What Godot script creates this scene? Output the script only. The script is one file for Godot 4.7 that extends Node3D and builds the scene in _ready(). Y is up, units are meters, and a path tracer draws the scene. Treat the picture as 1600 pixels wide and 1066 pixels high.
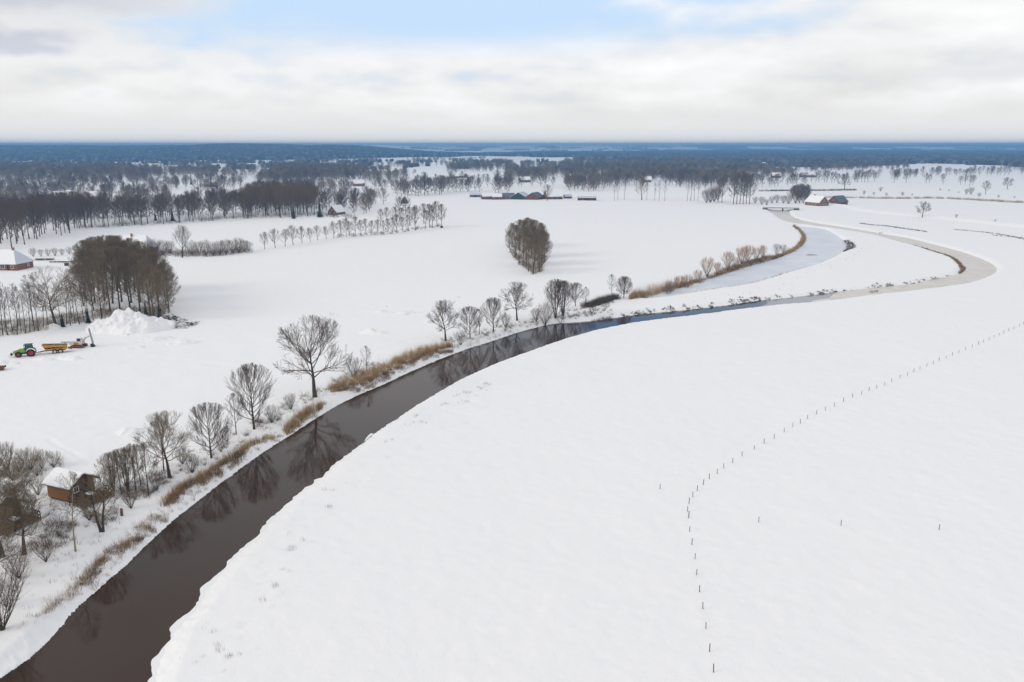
extends Node3D
# Snowy river country seen from the air. Metres, y up, the camera looks along -z.

const WATER_Y := -1.0

var rng := RandomNumberGenerator.new()
var taken := {}
var soft := FastNoiseLite.new()
var rough := FastNoiseLite.new()
var mats := {}

# waterlines, as they run on the map (x, z)
var river := PackedVector2Array()
var pond := PackedVector2Array()
var river_left := PackedVector2Array([Vector2(-50.36, -50.30), Vector2(-51.66, -61.68), Vector2(-50.87, -67.49), Vector2(-50.25, -70.44), Vector2(-49.25, -73.53), Vector2(-48.90, -77.54), Vector2(-49.18, -81.19), Vector2(-48.83, -86.81), Vector2(-48.06, -92.68), Vector2(-47.91, -96.31), Vector2(-47.47, -102.64), Vector2(-46.65, -108.88), Vector2(-45.60, -114.67), Vector2(-43.98, -123.66), Vector2(-42.18, -131.59), Vector2(-40.00, -139.49), Vector2(-37.22, -150.01), Vector2(-35.17, -156.72), Vector2(-31.55, -165.24), Vector2(-27.97, -171.86), Vector2(-23.57, -181.69), Vector2(-16.41, -195.52), Vector2(-11.18, -204.18), Vector2(-5.29, -212.35), Vector2(1.43, -222.34), Vector2(8.69, -231.02), Vector2(12.74, -234.41), Vector2(19.26, -236.27), Vector2(26.17, -239.17), Vector2(32.65, -243.55), Vector2(41.03, -248.67), Vector2(52.45, -253.29), Vector2(61.56, -257.86), Vector2(73.12, -264.35), Vector2(82.97, -270.70), Vector2(91.48, -274.46), Vector2(104.45, -280.91), Vector2(115.31, -287.14), Vector2(127.17, -293.23), Vector2(138.44, -298.74), Vector2(148.75, -303.57), Vector2(161.56, -312.95), Vector2(173.55, -323.22), Vector2(181.67, -329.87), Vector2(191.02, -343.62), Vector2(197.66, -358.93), Vector2(203.30, -375.61), Vector2(205.40, -394.34), Vector2(208.14, -422.0), Vector2(208.74, -448.0), Vector2(207.98, -483.7), Vector2(200.23, -507.6), Vector2(191.39, -533.1), Vector2(188.51, -539.2), Vector2(186.57, -553.6), Vector2(188.36, -575.3), Vector2(197.28, -621.1), Vector2(205.71, -658.0)])
var river_right := PackedVector2Array([Vector2(217.93, -658.0), Vector2(210.76, -627.0), Vector2(204.19, -601.4), Vector2(200.86, -575.3), Vector2(203.84, -546.8), Vector2(210.60, -520.9), Vector2(215.96, -495.4), Vector2(217.30, -482.6), Vector2(221.81, -458.7), Vector2(220.88, -425.0), Vector2(218.65, -393.14), Vector2(212.30, -363.37), Vector2(205.65, -345.83), Vector2(197.13, -331.91), Vector2(182.12, -315.26), Vector2(167.17, -302.57), Vector2(155.49, -295.55), Vector2(144.39, -288.97), Vector2(134.50, -284.31), Vector2(121.74, -278.08), Vector2(109.25, -271.40), Vector2(102.13, -267.83), Vector2(87.55, -262.15), Vector2(73.32, -255.87), Vector2(63.93, -250.76), Vector2(52.54, -243.93), Vector2(41.88, -238.35), Vector2(34.40, -233.88), Vector2(25.89, -227.72), Vector2(17.94, -219.27), Vector2(10.66, -210.46), Vector2(3.88, -200.51), Vector2(-0.47, -194.46), Vector2(-5.73, -186.15), Vector2(-11.43, -175.87), Vector2(-15.58, -166.15), Vector2(-19.28, -156.97), Vector2(-22.91, -146.47), Vector2(-25.04, -140.33), Vector2(-27.49, -130.23), Vector2(-29.17, -123.93), Vector2(-30.62, -117.78), Vector2(-32.85, -110.61), Vector2(-33.33, -104.78), Vector2(-33.87, -101.50), Vector2(-34.85, -97.00), Vector2(-35.31, -94.14), Vector2(-36.10, -87.39), Vector2(-36.07, -83.12), Vector2(-36.36, -79.81), Vector2(-36.17, -76.27), Vector2(-35.72, -72.47), Vector2(-35.34, -69.95), Vector2(-34.25, -61.68), Vector2(-31.35, -50.30)])
var pond_line := PackedVector2Array([Vector2(43.34, -273.04), Vector2(47.11, -280.29), Vector2(55.21, -290.55), Vector2(62.79, -300.85), Vector2(73.90, -314.18), Vector2(89.61, -334.68), Vector2(106.29, -355.96), Vector2(125.51, -381.13), Vector2(141.56, -407.4), Vector2(155.30, -436.0), Vector2(165.66, -463.9), Vector2(173.80, -491.7), Vector2(178.96, -514.8), Vector2(185.09, -525.0), Vector2(192.70, -510.8), Vector2(186.89, -473.9), Vector2(179.18, -440.5), Vector2(170.37, -416.6), Vector2(156.27, -390.31), Vector2(138.24, -362.96), Vector2(124.73, -345.46), Vector2(110.86, -329.53), Vector2(92.27, -307.38), Vector2(79.78, -296.65), Vector2(63.03, -284.06), Vector2(53.66, -277.22), Vector2(44.55, -272.45)])
var tracks := [PackedVector2Array([Vector2(-80.35, -134.50), Vector2(-76.75, -131.10), Vector2(-73.70, -129.01), Vector2(-70.52, -126.13), Vector2(-67.74, -123.10)]), PackedVector2Array([Vector2(-103.47, -197.55), Vector2(-90.37, -193.10), Vector2(-71.08, -187.07), Vector2(-49.44, -173.95), Vector2(-36.95, -190.65), Vector2(-27.06, -210.64)]), PackedVector2Array([Vector2(-102.52, -195.62), Vector2(-89.56, -191.26), Vector2(-70.46, -185.33), Vector2(-49.32, -172.43)]), PackedVector2Array([Vector2(-40.81, -525.2), Vector2(-24.65, -451.6), Vector2(-8.87, -376.98), Vector2(1.33, -336.88), Vector2(7.35, -310.30)]), PackedVector2Array([Vector2(-126.24, -190.65), Vector2(-119.36, -189.44), Vector2(-111.85, -192.48), Vector2(-103.47, -197.55)])]
var track_boxes := []
var dyke := PackedVector2Array([Vector2(268.03, -708.0), Vector2(277.92, -682.2), Vector2(271.92, -638.8), Vector2(285.35, -597.8), Vector2(296.54, -571.5), Vector2(308.09, -540.5), Vector2(317.64, -510.6), Vector2(330.54, -471.4), Vector2(343.88, -419.1)])


# ------------------------------------------------------------------ small helpers
func lin(r: float, g: float, b: float) -> Color:
	return Color(r, g, b).linear_to_srgb()


func mat(key: String, c: Color, roughness := 0.9, specular := 0.3) -> StandardMaterial3D:
	if not mats.has(key):
		var m := StandardMaterial3D.new()
		m.resource_name = key
		m.albedo_color = c.linear_to_srgb()
		m.roughness = roughness
		m.metallic_specular = specular
		mats[key] = m
	return mats[key]


func noise_texture(seed_of: int, frequency: float, octaves: int, as_normal: bool, size := 512, bump := 6.0, warp := false) -> NoiseTexture2D:
	var f := FastNoiseLite.new()
	f.seed = seed_of
	f.noise_type = FastNoiseLite.TYPE_SIMPLEX_SMOOTH
	f.frequency = frequency
	f.fractal_octaves = octaves
	f.domain_warp_enabled = warp
	f.domain_warp_amplitude = 40.0
	var t := NoiseTexture2D.new()
	t.width = size
	t.height = size
	t.seamless = true
	t.as_normal_map = as_normal
	t.bump_strength = bump
	t.noise = f
	return t


func ramp_texture(seed_of: int, frequency: float, octaves: int, a: Color, b: Color, size := 512) -> NoiseTexture2D:
	var t := noise_texture(seed_of, frequency, octaves, false, size)
	var g := Gradient.new()
	g.set_color(0, a.linear_to_srgb())
	g.set_color(1, b.linear_to_srgb())
	t.color_ramp = g
	return t


func mottled(key: String, a: Color, b: Color, tiles_per_metre: float, roughness := 0.9) -> StandardMaterial3D:
	if not mats.has(key):
		var m := mat(key, Color.WHITE, roughness)
		m.albedo_texture = ramp_texture(hash(key) % 1000, 0.03, 4, a, b, 256)
		m.uv1_triplanar = true
		m.uv1_world_triplanar = true
		m.uv1_scale = Vector3.ONE * tiles_per_metre
	return mats[key]


func numbered(called: String) -> String:
	var k: int = taken.get(called, 0)
	taken[called] = k + 1
	return called if k == 0 else "%s_%03d" % [called, k]


func tag(o: Node, label: String, category: String, group := "", kind := "") -> void:
	o.set_meta("label", label)
	o.set_meta("category", category)
	if group:
		o.set_meta("group", group)
	if kind:
		o.set_meta("kind", kind)


func thing(called: String, label: String, category: String, at: Vector3, turn := 0.0, group := "") -> Node3D:
	var o := Node3D.new()
	o.name = numbered(called)
	add_child(o)
	o.position = at
	o.rotation.y = turn
	tag(o, label, category, group)
	return o


func put(called: String, m: Mesh, material: Material, parent: Node, at := Vector3.ZERO, turn := 0.0) -> MeshInstance3D:
	var o := MeshInstance3D.new()
	o.name = called
	o.mesh = m
	o.material_override = material
	o.position = at
	o.rotation.y = turn
	parent.add_child(o, true)
	return o


func structure(called: String, m: Mesh, material: Material, label: String, category: String) -> MeshInstance3D:
	var o := put(numbered(called), m, material, self)
	tag(o, label, category, "", "structure")
	return o


func spread(a: float, b: float) -> float:
	return rng.randf_range(a, b)


func ordinal(k: int) -> String:
	var small := ["first", "second", "third", "fourth", "fifth", "sixth", "seventh", "eighth", "ninth", "tenth", "eleventh", "twelfth", "thirteenth", "fourteenth", "fifteenth", "sixteenth", "seventeenth", "eighteenth", "nineteenth", "twentieth"]
	if k < 20:
		return small[k]
	var tens := ["", "", "twenty", "thirty", "forty", "fifty", "sixty", "seventy", "eighty", "ninety"]
	var whole := ["", "", "twentieth", "thirtieth", "fortieth", "fiftieth", "sixtieth", "seventieth", "eightieth", "ninetieth"]
	var n := k + 1
	return whole[n / 10] if n % 10 == 0 else "%s-%s" % [tens[n / 10], small[n % 10 - 1]]


# ------------------------------------------------------------------ mesh building
class Buf:
	var v := PackedVector3Array()
	var n := PackedVector3Array()
	var i := PackedInt32Array()

	func face(pts: Array, inside: Vector3) -> void:
		var nn: Vector3 = (pts[2] - pts[0]).cross(pts[1] - pts[0])
		if nn.length_squared() < 1e-12:
			return
		nn = nn.normalized()
		var ring: Array = pts.duplicate()
		if nn.dot(pts[0] - inside) < 0.0:
			ring.reverse()
			nn = -nn
		var b := v.size()
		for p in ring:
			v.append(p)
			n.append(nn)
		for k in range(1, ring.size() - 1):
			i.append(b)
			i.append(b + k)
			i.append(b + k + 1)

	func box(centre: Vector3, size: Vector3, turn := Basis()) -> void:
		var c := []
		for k in 8:
			c.append(centre + turn * (size * 0.5 * Vector3(1 if k & 1 else -1, 1 if k & 2 else -1, 1 if k & 4 else -1)))
		for q in [[0, 1, 3, 2], [4, 5, 7, 6], [0, 1, 5, 4], [2, 3, 7, 6], [0, 2, 6, 4], [1, 3, 7, 5]]:
			face([c[q[0]], c[q[1]], c[q[2]], c[q[3]]], centre)

	# a bar between two points
	func bar(a: Vector3, b: Vector3, w: float, h: float) -> void:
		var z := (b - a).normalized()
		var x := z.cross(Vector3.UP if absf(z.y) < 0.95 else Vector3.RIGHT).normalized()
		box((a + b) * 0.5, Vector3(w, h, a.distance_to(b)), Basis(x, z.cross(x), z))

	# a closed outline (x, y) pushed from z0 to z1
	func prism(outline: Array, z0: float, z1: float, turn := Basis(), at := Vector3.ZERO) -> void:
		var mid := Vector3.ZERO
		var front := []
		var back := []
		for p in outline:
			front.append(at + turn * Vector3(p.x, p.y, z0))
			back.append(at + turn * Vector3(p.x, p.y, z1))
			mid += (front[-1] + back[-1]) * 0.5 / outline.size()
		face(front, mid)
		face(back, mid)
		for k in outline.size():
			var m := (k + 1) % outline.size()
			face([front[k], front[m], back[m], back[k]], mid)

	# rings along an axis: profile of Vector2(radius, along)
	func lathe(profile: Array, sides: int, a: Vector3, axis: Vector3) -> void:
		var z := axis.normalized()
		var x := z.cross(Vector3.UP if absf(z.y) < 0.95 else Vector3.RIGHT).normalized()
		var y := z.cross(x)
		for k in profile.size() - 1:
			var p: Vector2 = profile[k]
			var q: Vector2 = profile[k + 1]
			var mid := a + z * (p.y + q.y) * 0.5
			var hollow := p.distance_to(q) < 1e-5
			if hollow:
				continue
			var slope := Vector2(q.y - p.y, -(q.x - p.x)).normalized()
			for s in sides:
				var t0 := TAU * s / sides
				var t1 := TAU * (s + 1) / sides
				var d0 := x * cos(t0) + y * sin(t0)
				var d1 := x * cos(t1) + y * sin(t1)
				var b := v.size()
				for e in [[d0, p], [d1, p], [d1, q], [d0, q]]:
					v.append(a + e[0] * e[1].x + z * e[1].y)
					n.append((e[0] * slope.x + z * slope.y).normalized())
				var flat := (v[b + 2] - v[b]).cross(v[b + 1] - v[b])
				if flat.length_squared() < 1e-14:
					flat = (v[b + 3] - v[b]).cross(v[b + 2] - v[b])
				var order := [0, 1, 2, 0, 2, 3] if flat.dot(n[b] + n[b + 2]) > 0.0 else [0, 2, 1, 0, 3, 2]
				for o in order:
					i.append(b + o)

	# a tube through points with radii
	func tube(pts: PackedVector3Array, radii: PackedFloat32Array, sides: int) -> void:
		var x := Vector3.ZERO
		var b := v.size()
		for k in pts.size():
			var z := (pts[mini(k + 1, pts.size() - 1)] - pts[maxi(k - 1, 0)]).normalized()
			if k == 0:
				x = z.cross(Vector3.UP if absf(z.y) < 0.9 else Vector3.RIGHT).normalized()
			else:
				x = (x - z * x.dot(z)).normalized()
			var y := z.cross(x)
			for s in sides:
				var t := TAU * s / sides
				var d := x * cos(t) + y * sin(t)
				v.append(pts[k] + d * radii[k])
				n.append(d)
		for k in pts.size() - 1:
			for s in sides:
				var s1 := (s + 1) % sides
				var p := b + k * sides
				i.append_array([p + s, p + sides + s1, p + s1, p + s, p + sides + s, p + sides + s1])

	# a thin three-sided twig that ends in a point
	func twig(a: Vector3, b: Vector3, r: float) -> void:
		var z := b - a
		var x := z.cross(Vector3(0.31, 0.9, 0.27)).normalized()
		var y := z.cross(x).normalized()
		var o := v.size()
		for k in 3:
			var d: Vector3 = x * [1.0, -0.5, -0.5][k] + y * [0.0, 0.866, -0.866][k]
			v.append(a + d * r)
			n.append(d)
		v.append(b)
		n.append(z.normalized())
		i.append_array([o, o + 3, o + 1, o + 1, o + 3, o + 2, o + 2, o + 3, o])

	func mesh() -> ArrayMesh:
		var m := ArrayMesh.new()
		if v.is_empty():
			return m
		var arrays := []
		arrays.resize(Mesh.ARRAY_MAX)
		arrays[Mesh.ARRAY_VERTEX] = v
		arrays[Mesh.ARRAY_NORMAL] = n
		arrays[Mesh.ARRAY_INDEX] = i
		m.add_surface_from_arrays(Mesh.PRIMITIVE_TRIANGLES, arrays)
		return m


# ------------------------------------------------------------------ the lie of the land
func seg_dist(p: Vector2, a: Vector2, b: Vector2) -> float:
	return p.distance_to(Geometry2D.get_closest_point_to_segment(p, a, b))


func line_dist(p: Vector2, line: PackedVector2Array) -> float:
	var d := 1e9
	for k in line.size() - 1:
		d = minf(d, seg_dist(p, line[k], line[k + 1]))
	return d


# everything but the channels
func open_land(x: float, z: float) -> float:
	var far := -z
	var h := 0.0
	if far < 800.0:
		h += soft.get_noise_2d(x * 0.35, z * 0.35) * 0.28 + soft.get_noise_2d(x * 2.0, z * 2.0) * 0.09
		if far < 340.0:
			h += rough.get_noise_2d(x, z) * 0.06
			for k in tracks.size():
				if track_boxes[k].has_point(Vector2(x, z)):
					var d := line_dist(Vector2(x, z), tracks[k])
					if d < 1.6:
						h -= (0.09 + 0.07 * rough.get_noise_2d(x * 4.0, z * 4.0)) * (1.0 - smoothstep(0.25, 0.7, d)) - 0.03 * exp(-pow((d - 0.95) / 0.3, 2.0))
		if x > 150.0 and far > 430.0 and far < 740.0:
			h += 1.7 * exp(-pow(line_dist(Vector2(x, z), dyke) / 4.5, 2.0))
	else:
		h += soft.get_noise_2d(x * 0.05, z * 0.05) * minf((far - 800.0) * 0.001, 1.5)
		far *= 0.867
		var t := smoothstep(2300.0, 3500.0, far) * smoothstep(-120.0, -700.0, x + (far - 2300.0) * 0.12)
		var crest := 34.0 + 6.0 * soft.get_noise_2d(x * 0.045, 90.0) + 6.0 * smoothstep(-1330.0, -1250.0, x + 150.0) * smoothstep(-800.0, -1080.0, x + 150.0)
		h += t * crest
		h += smoothstep(5600.0, 9000.0, far) * smoothstep(-1500.0, -500.0, x) * (31.0 + 6.0 * soft.get_noise_2d(x * 0.02, 400.0))
	return h


func carve(h: float, d: float) -> float:   # d: metres from the waterline, negative over the water
	if d < 0.0:
		return WATER_Y + maxf(d * 0.55, -1.2)
	return lerpf(WATER_Y, h, smoothstep(0.0, 1.0, d / 2.6) * 0.55 + 0.45 * minf(d / 2.6, 1.0))


func water_distance(p: Vector2) -> float:
	var d := 1e9
	for ring in [river, pond]:
		var box: float = 1e9
		for k in ring.size():
			box = minf(box, seg_dist(p, ring[k], ring[(k + 1) % ring.size()]))
		if Geometry2D.is_point_in_polygon(p, ring):
			box = -box
		d = minf(d, box)
	return d


func land(x: float, z: float) -> float:
	var h := open_land(x, z)
	if z < -800.0:
		return h
	var d := water_distance(Vector2(x, z))
	return h if d > 2.6 else carve(h, d)


func spot(p: Vector2, sink := 0.05) -> Vector3:
	return Vector3(p.x, land(p.x, p.y) - sink, p.y)


func ground_mesh() -> ArrayMesh:
	var us := PackedFloat32Array()
	for k in 8:
		us.append(-1.0 + 0.25 * k / 8.0)
	for k in 641:
		us.append(-0.75 + 1.5 * k / 640.0)
	for k in 8:
		us.append(0.75 + 0.25 * (k + 1) / 8.0)
	var depths := PackedFloat32Array([-150.0, -60.0, 0.0, 20.0, 30.0, 38.0, 44.0])
	var at := 46.0
	while at < 10800.0:
		depths.append(at)
		at += maxf(0.32, at * (0.0045 if at < 640.0 else (0.008 if at < 2500.0 else 0.022)))
	var cols := us.size()
	var b := Buf.new()
	var segs := []
	for ring in [river, pond]:
		for k in ring.size():
			segs.append([ring[k], ring[(k + 1) % ring.size()]])
	for far in depths:
		var z := -far
		var half := absf(far) + 25.0
		var close := []
		var cross := []
		if far < 830.0:
			for s in segs:
				var lo := minf(s[0].y, s[1].y)
				var hi := maxf(s[0].y, s[1].y)
				if z > lo - 3.5 and z < hi + 3.5:
					close.append([s[0], s[1], minf(s[0].x, s[1].x) - 3.5, maxf(s[0].x, s[1].x) + 3.5])
				if (s[0].y > z) != (s[1].y > z):
					cross.append(lerpf(s[0].x, s[1].x, (z - s[0].y) / (s[1].y - s[0].y)))
		for u in us:
			var x := u * half
			var h := open_land(x, z)
			if not close.is_empty() or not cross.is_empty():
				var inside := false
				for c in cross:
					if c < x:
						inside = not inside
				var d := 3.5
				for c in close:
					if x > c[2] and x < c[3]:
						d = minf(d, seg_dist(Vector2(x, z), c[0], c[1]))
				d += rough.get_noise_2d(x * 1.7, z * 1.7) * 0.4 + soft.get_noise_2d(x * 1.6, z * 1.6) * 0.5
				d = maxf(d, 0.01)
				if inside or d < 2.6:
					h = carve(h, -d if inside else d)
			b.v.append(Vector3(x, h, z))
	# normals from the neighbours
	var rows := depths.size()
	b.n.resize(b.v.size())
	for r in rows:
		for c in cols:
			var left := b.v[r * cols + maxi(c - 1, 0)]
			var right := b.v[r * cols + mini(c + 1, cols - 1)]
			var near := b.v[maxi(r - 1, 0) * cols + c]
			var away := b.v[mini(r + 1, rows - 1) * cols + c]
			b.n[r * cols + c] = (right - left).cross(away - near).normalized()
	for r in rows - 1:
		for c in cols - 1:
			var a := r * cols + c
			b.i.append_array([a, a + cols, a + 1, a + 1, a + cols, a + cols + 1])
	return b.mesh()


# a level sheet with the outline of a ring
func sheet(ring: PackedVector2Array, y: float) -> ArrayMesh:
	var b := Buf.new()
	var tri := Geometry2D.triangulate_polygon(ring)
	for p in ring:
		b.v.append(Vector3(p.x, y, p.y))
		b.n.append(Vector3.UP)
	for k in range(0, tri.size(), 3):
		var a := b.v[tri[k]]
		var flat := (b.v[tri[k + 2]] - a).cross(b.v[tri[k + 1]] - a)
		b.i.append_array([tri[k], tri[k + 1], tri[k + 2]] if flat.y > 0.0 else [tri[k], tri[k + 2], tri[k + 1]])
	return b.mesh()


func smooth_line(line: PackedVector2Array, step: float) -> PackedVector2Array:
	var c := Curve2D.new()
	for k in line.size():
		var tangent: Vector2 = (line[mini(k + 1, line.size() - 1)] - line[maxi(k - 1, 0)])
		var before := line[k].distance_to(line[maxi(k - 1, 0)])
		var after := line[k].distance_to(line[mini(k + 1, line.size() - 1)])
		tangent = tangent.normalized()
		c.add_point(line[k], -tangent * before * 0.3, tangent * after * 0.3)
	c.bake_interval = step
	return c.get_baked_points()


# ------------------------------------------------------------------ sky: air and clouds only
func sky_picture() -> ImageTexture:
	var w := 2048
	var h := 1024
	var puffs := FastNoiseLite.new()
	puffs.seed = 41
	puffs.noise_type = FastNoiseLite.TYPE_SIMPLEX_SMOOTH
	puffs.frequency = 1.05
	puffs.fractal_octaves = 6
	puffs.fractal_gain = 0.58
	var banks := FastNoiseLite.new()
	banks.seed = 7
	banks.noise_type = FastNoiseLite.TYPE_SIMPLEX_SMOOTH
	banks.frequency = 0.26
	banks.fractal_octaves = 3
	var data := PackedFloat32Array()
	data.resize(w * h * 3)
	data.fill(0.55)
	var cream := Vector3(0.82, 0.812, 0.79)
	var white := Vector3(0.865, 0.865, 0.865)
	var grey := Vector3(0.56, 0.585, 0.655)
	var pale := Vector3(0.55, 0.72, 0.93)
	var deep := Vector3(0.15, 0.40, 0.80)
	for row in h / 2:
		var up := PI * (0.5 - (row + 0.5) / h)
		var el := rad_to_deg(up)
		var reach := cos(up) / (sin(up) + 0.20)
		for col in w:
			var around := TAU * (col + 0.5) / w
			var az := rad_to_deg(wrapf(around, -PI, PI))
			var px := sin(around) * reach
			var pz := cos(around) * reach
			var fine := puffs.get_noise_2d(px, pz * 1.15)
			var wide := banks.get_noise_2d(px + 50.0, pz)
			# an open gap ahead, low over the land
			var gap := exp(-pow((az + 2.0) / 16.0, 2.0)) * smoothstep(4.4, 8.6, el + fine * 3.0) * (1.0 - smoothstep(10.6, 12.6, el))
			gap = maxf(gap, exp(-pow((az - 11.3) / 5.6, 4.0)) * smoothstep(8.5, 10.5, el) * (1.0 - smoothstep(14.5, 18.0, el)) * 1.5)
			var cover := 0.86 + fine * 1.1 + wide * 0.35 - gap * 1.05 + 0.35 * smoothstep(15.0, 25.0, absf(az + 1.5))
			cover = lerpf(1.0, smoothstep(0.02, 0.95, cover), smoothstep(1.5, 6.0, el))
			cover = lerpf(cover, 1.0, 0.85 * smoothstep(15.0, 20.0, el) * (1.0 - smoothstep(60.0, 85.0, el)))
			var blue := pale.lerp(deep, smoothstep(9.5, 13.5, el))
			var bank := exp(-pow((az + 31.0) / 13.0, 2.0)) * smoothstep(4.6, 7.6, el + fine * 5.0) * (1.0 - smoothstep(13.0, 20.0, el))
			var streak := exp(-pow((az - 30.0) / 9.0, 2.0)) * exp(-pow((el - 3.9 - fine * 1.2) / 0.6, 2.0)) * 0.45
			var shade := clampf(bank * (0.9 + fine * 0.8) + streak + smoothstep(0.1, 0.7, wide - fine * 0.8) * 0.30 * smoothstep(3.0, 9.0, el) + smoothstep(15.0, 22.0, el) * 0.35, 0.0, 1.0)
			var cloud := white.lerp(grey, shade)
			cloud = cloud.lerp(cream, 1.0 - smoothstep(1.0, 6.0, el + fine * 3.0))
			cloud *= 1.0 + fine * 0.20 * smoothstep(0.5, 4.0, el)
			var c := blue.lerp(cloud, cover) * 0.955
			var k := (row * w + col) * 3
			data[k] = c.x
			data[k + 1] = c.y
			data[k + 2] = c.z
	return ImageTexture.create_from_image(Image.create_from_data(w, h, false, Image.FORMAT_RGBF, data.to_byte_array()))


# ------------------------------------------------------------------ trees without leaves
class Kind:
	var high := 16.0       # nominal height
	var fork := 0.3        # where limbs begin, as a share of the height
	var lead := 0.9        # where the leader ends
	var r0 := 0.35
	var limbs := 12
	var tilt := Vector2(30, 65)   # from the vertical, top limbs and low limbs
	var cy := 0.62         # crown: centre height and half sizes, as shares of the height
	var rx := 0.42
	var ry := 0.42
	var counts := [6, 5, 4]
	var shares := [0.6, 0.5, 0.45]
	var bend := 0.16
	var rise := 0.10
	var twig := 0.02
	var stems := 1
	var lean := 0.0
	var sides := [8, 5, 4, 3]
	var open := Vector2(28, 55)
	var splay := 0.26


var kind: Kind
var trunk: Buf
var crown: Buf


func room(p: Vector3, d: Vector3) -> float:
	var k := kind
	var s := Vector3(1.0 / (k.rx * k.high), 1.0 / (k.ry * k.high), 1.0 / (k.rx * k.high))
	var o := (p - Vector3(0, k.cy * k.high, 0)) * s
	var e := d * s
	var a := e.dot(e)
	var bb := o.dot(e)
	var c := o.dot(o) - 1.0
	var q := bb * bb - a * c
	return 0.0 if q <= 0.0 else maxf((-bb + sqrt(q)) / a, 0.0)


func any_dir(d: Vector3, degrees: float) -> Vector3:
	var x := d.cross(Vector3.UP if absf(d.y) < 0.9 else Vector3.RIGHT).normalized().rotated(d, spread(0, TAU))
	return d.rotated(x, deg_to_rad(degrees))


func branch(b: Buf, p: Vector3, d: Vector3, length: float, r: float, level: int) -> void:
	var k := kind
	var last := level >= k.counts.size()
	if last or length < 0.25:
		if length > 0.08:
			var tip := p + d * length + Vector3(spread(-1, 1), spread(-0.4, 1), spread(-1, 1)) * length * 0.12
			b.twig(p, tip, k.twig)
		return
	var n := 5 if level == 0 else (4 if level == 1 else 3)
	var pts := PackedVector3Array([p])
	var rad := PackedFloat32Array([r])
	var dirs := [d]
	for s in n:
		d = (d + Vector3(spread(-1, 1), spread(-1, 1), spread(-1, 1)) * k.bend + Vector3.UP * k.rise).normalized()
		p += d * length / n
		pts.append(p)
		rad.append(lerpf(r, k.twig * 0.8, float(s + 1) / n))
		dirs.append(d)
	b.tube(pts, rad, k.sides[mini(level + 1, k.sides.size() - 1)])
	for c in k.counts[level]:
		var t := lerpf(0.22, 1.0, (c + spread(0.2, 1.0)) / k.counts[level])
		var f := t * n
		var s := mini(int(f), n - 1)
		var at := pts[s].lerp(pts[s + 1], f - s)
		var dd := any_dir(dirs[s + 1], spread(k.open.x, k.open.y) * (1.0 - 0.35 * t))
		dd = (dd + Vector3.UP * k.rise).normalized()
		var l: float = length * k.shares[level] * spread(0.7, 1.25) * (1.15 - 0.45 * t)
		l = minf(l, maxf(room(at, dd) * spread(0.75, 1.2), 0.22 * l))
		branch(b, at, dd, l, lerpf(r, k.twig, t) * 0.62, level + 1)


# [trunk, crown]
func tree_mesh(k: Kind, seed_of: int) -> Array:
	kind = k
	rng.seed = seed_of
	trunk = Buf.new()
	crown = Buf.new()
	for stem in k.stems:
		var p := Vector3.ZERO
		var d := Vector3.UP
		if k.stems > 1:
			var turn := TAU * (stem + spread(-0.2, 0.2)) / k.stems
			p = Vector3(cos(turn), 0, sin(turn)) * k.r0 * 0.7
			d = Vector3(cos(turn), 0, sin(turn)) * k.splay * sqrt(spread(0.05, 1.0)) + Vector3.UP
			d = d.normalized()
		d = (d + Vector3(spread(-1, 1), 0, spread(-1, 1)) * k.lean).normalized()
		var n := 9 if k.stems < 6 else 5
		var pts := PackedVector3Array([p - Vector3(0, 0.3, 0)])
		var rad := PackedFloat32Array([k.r0 * 1.5])
		for s in n:
			var step := k.lead * k.high / n
			d = (d + Vector3(spread(-1, 1), 0, spread(-1, 1)) * k.bend * 0.35 + Vector3.UP * (0.12 if k.stems < 6 else 0.05)).normalized()
			p += d * step * (0.35 if s == 0 else 1.08)
			pts.append(p)
			rad.append(k.r0 * lerpf(1.0, 0.16, pow(float(s) / (n - 1), 0.85)))
		trunk.tube(pts, rad, k.sides[0])
		var many := maxi(int(k.limbs / k.stems), 1)
		for c in many:
			var t := (c + spread(0.0, 0.9)) / many
			var f := lerpf(k.fork / k.lead, 1.0, t) * n
			var s := clampi(int(f), 0, n - 1)
			var at := pts[s].lerp(pts[s + 1], f - s)
			var r := lerpf(rad[s], rad[s + 1], f - s)
			var dd := any_dir(Vector3.UP, 1.0)
			var turn := c * 2.4 + spread(-0.4, 0.4) + stem
			var tilt := deg_to_rad(lerpf(k.tilt.y, k.tilt.x, t) + spread(-7, 7))
			dd = Vector3(sin(tilt) * cos(turn), cos(tilt), sin(tilt) * sin(turn))
			var l := maxf(room(at, dd), k.high * 0.08) * spread(0.72, 1.04)
			branch(crown, at, dd, l, r * lerpf(0.42, 0.8, t), 0)
		branch(crown, pts[n], d, maxf(room(pts[n], d), k.high * 0.06), rad[n], 1)
	return [trunk.mesh(), crown.mesh()]


func kind_of(values: Dictionary) -> Kind:
	var k := Kind.new()
	for key in values:
		k.set(key, values[key])
	return k


var moulds := {}     # name -> [[trunk, crown, nominal height], ...]


func mould(called: String, variants: int, values: Dictionary, seed_of: int) -> void:
	moulds[called] = []
	for n in variants:
		var k := kind_of(values)
		var made := tree_mesh(k, seed_of + n * 17)
		moulds[called].append([made[0], made[1], _top(made[1])])


func _top(m: Mesh) -> float:
	return m.get_aabb().end.y


var planted := 0


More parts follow.
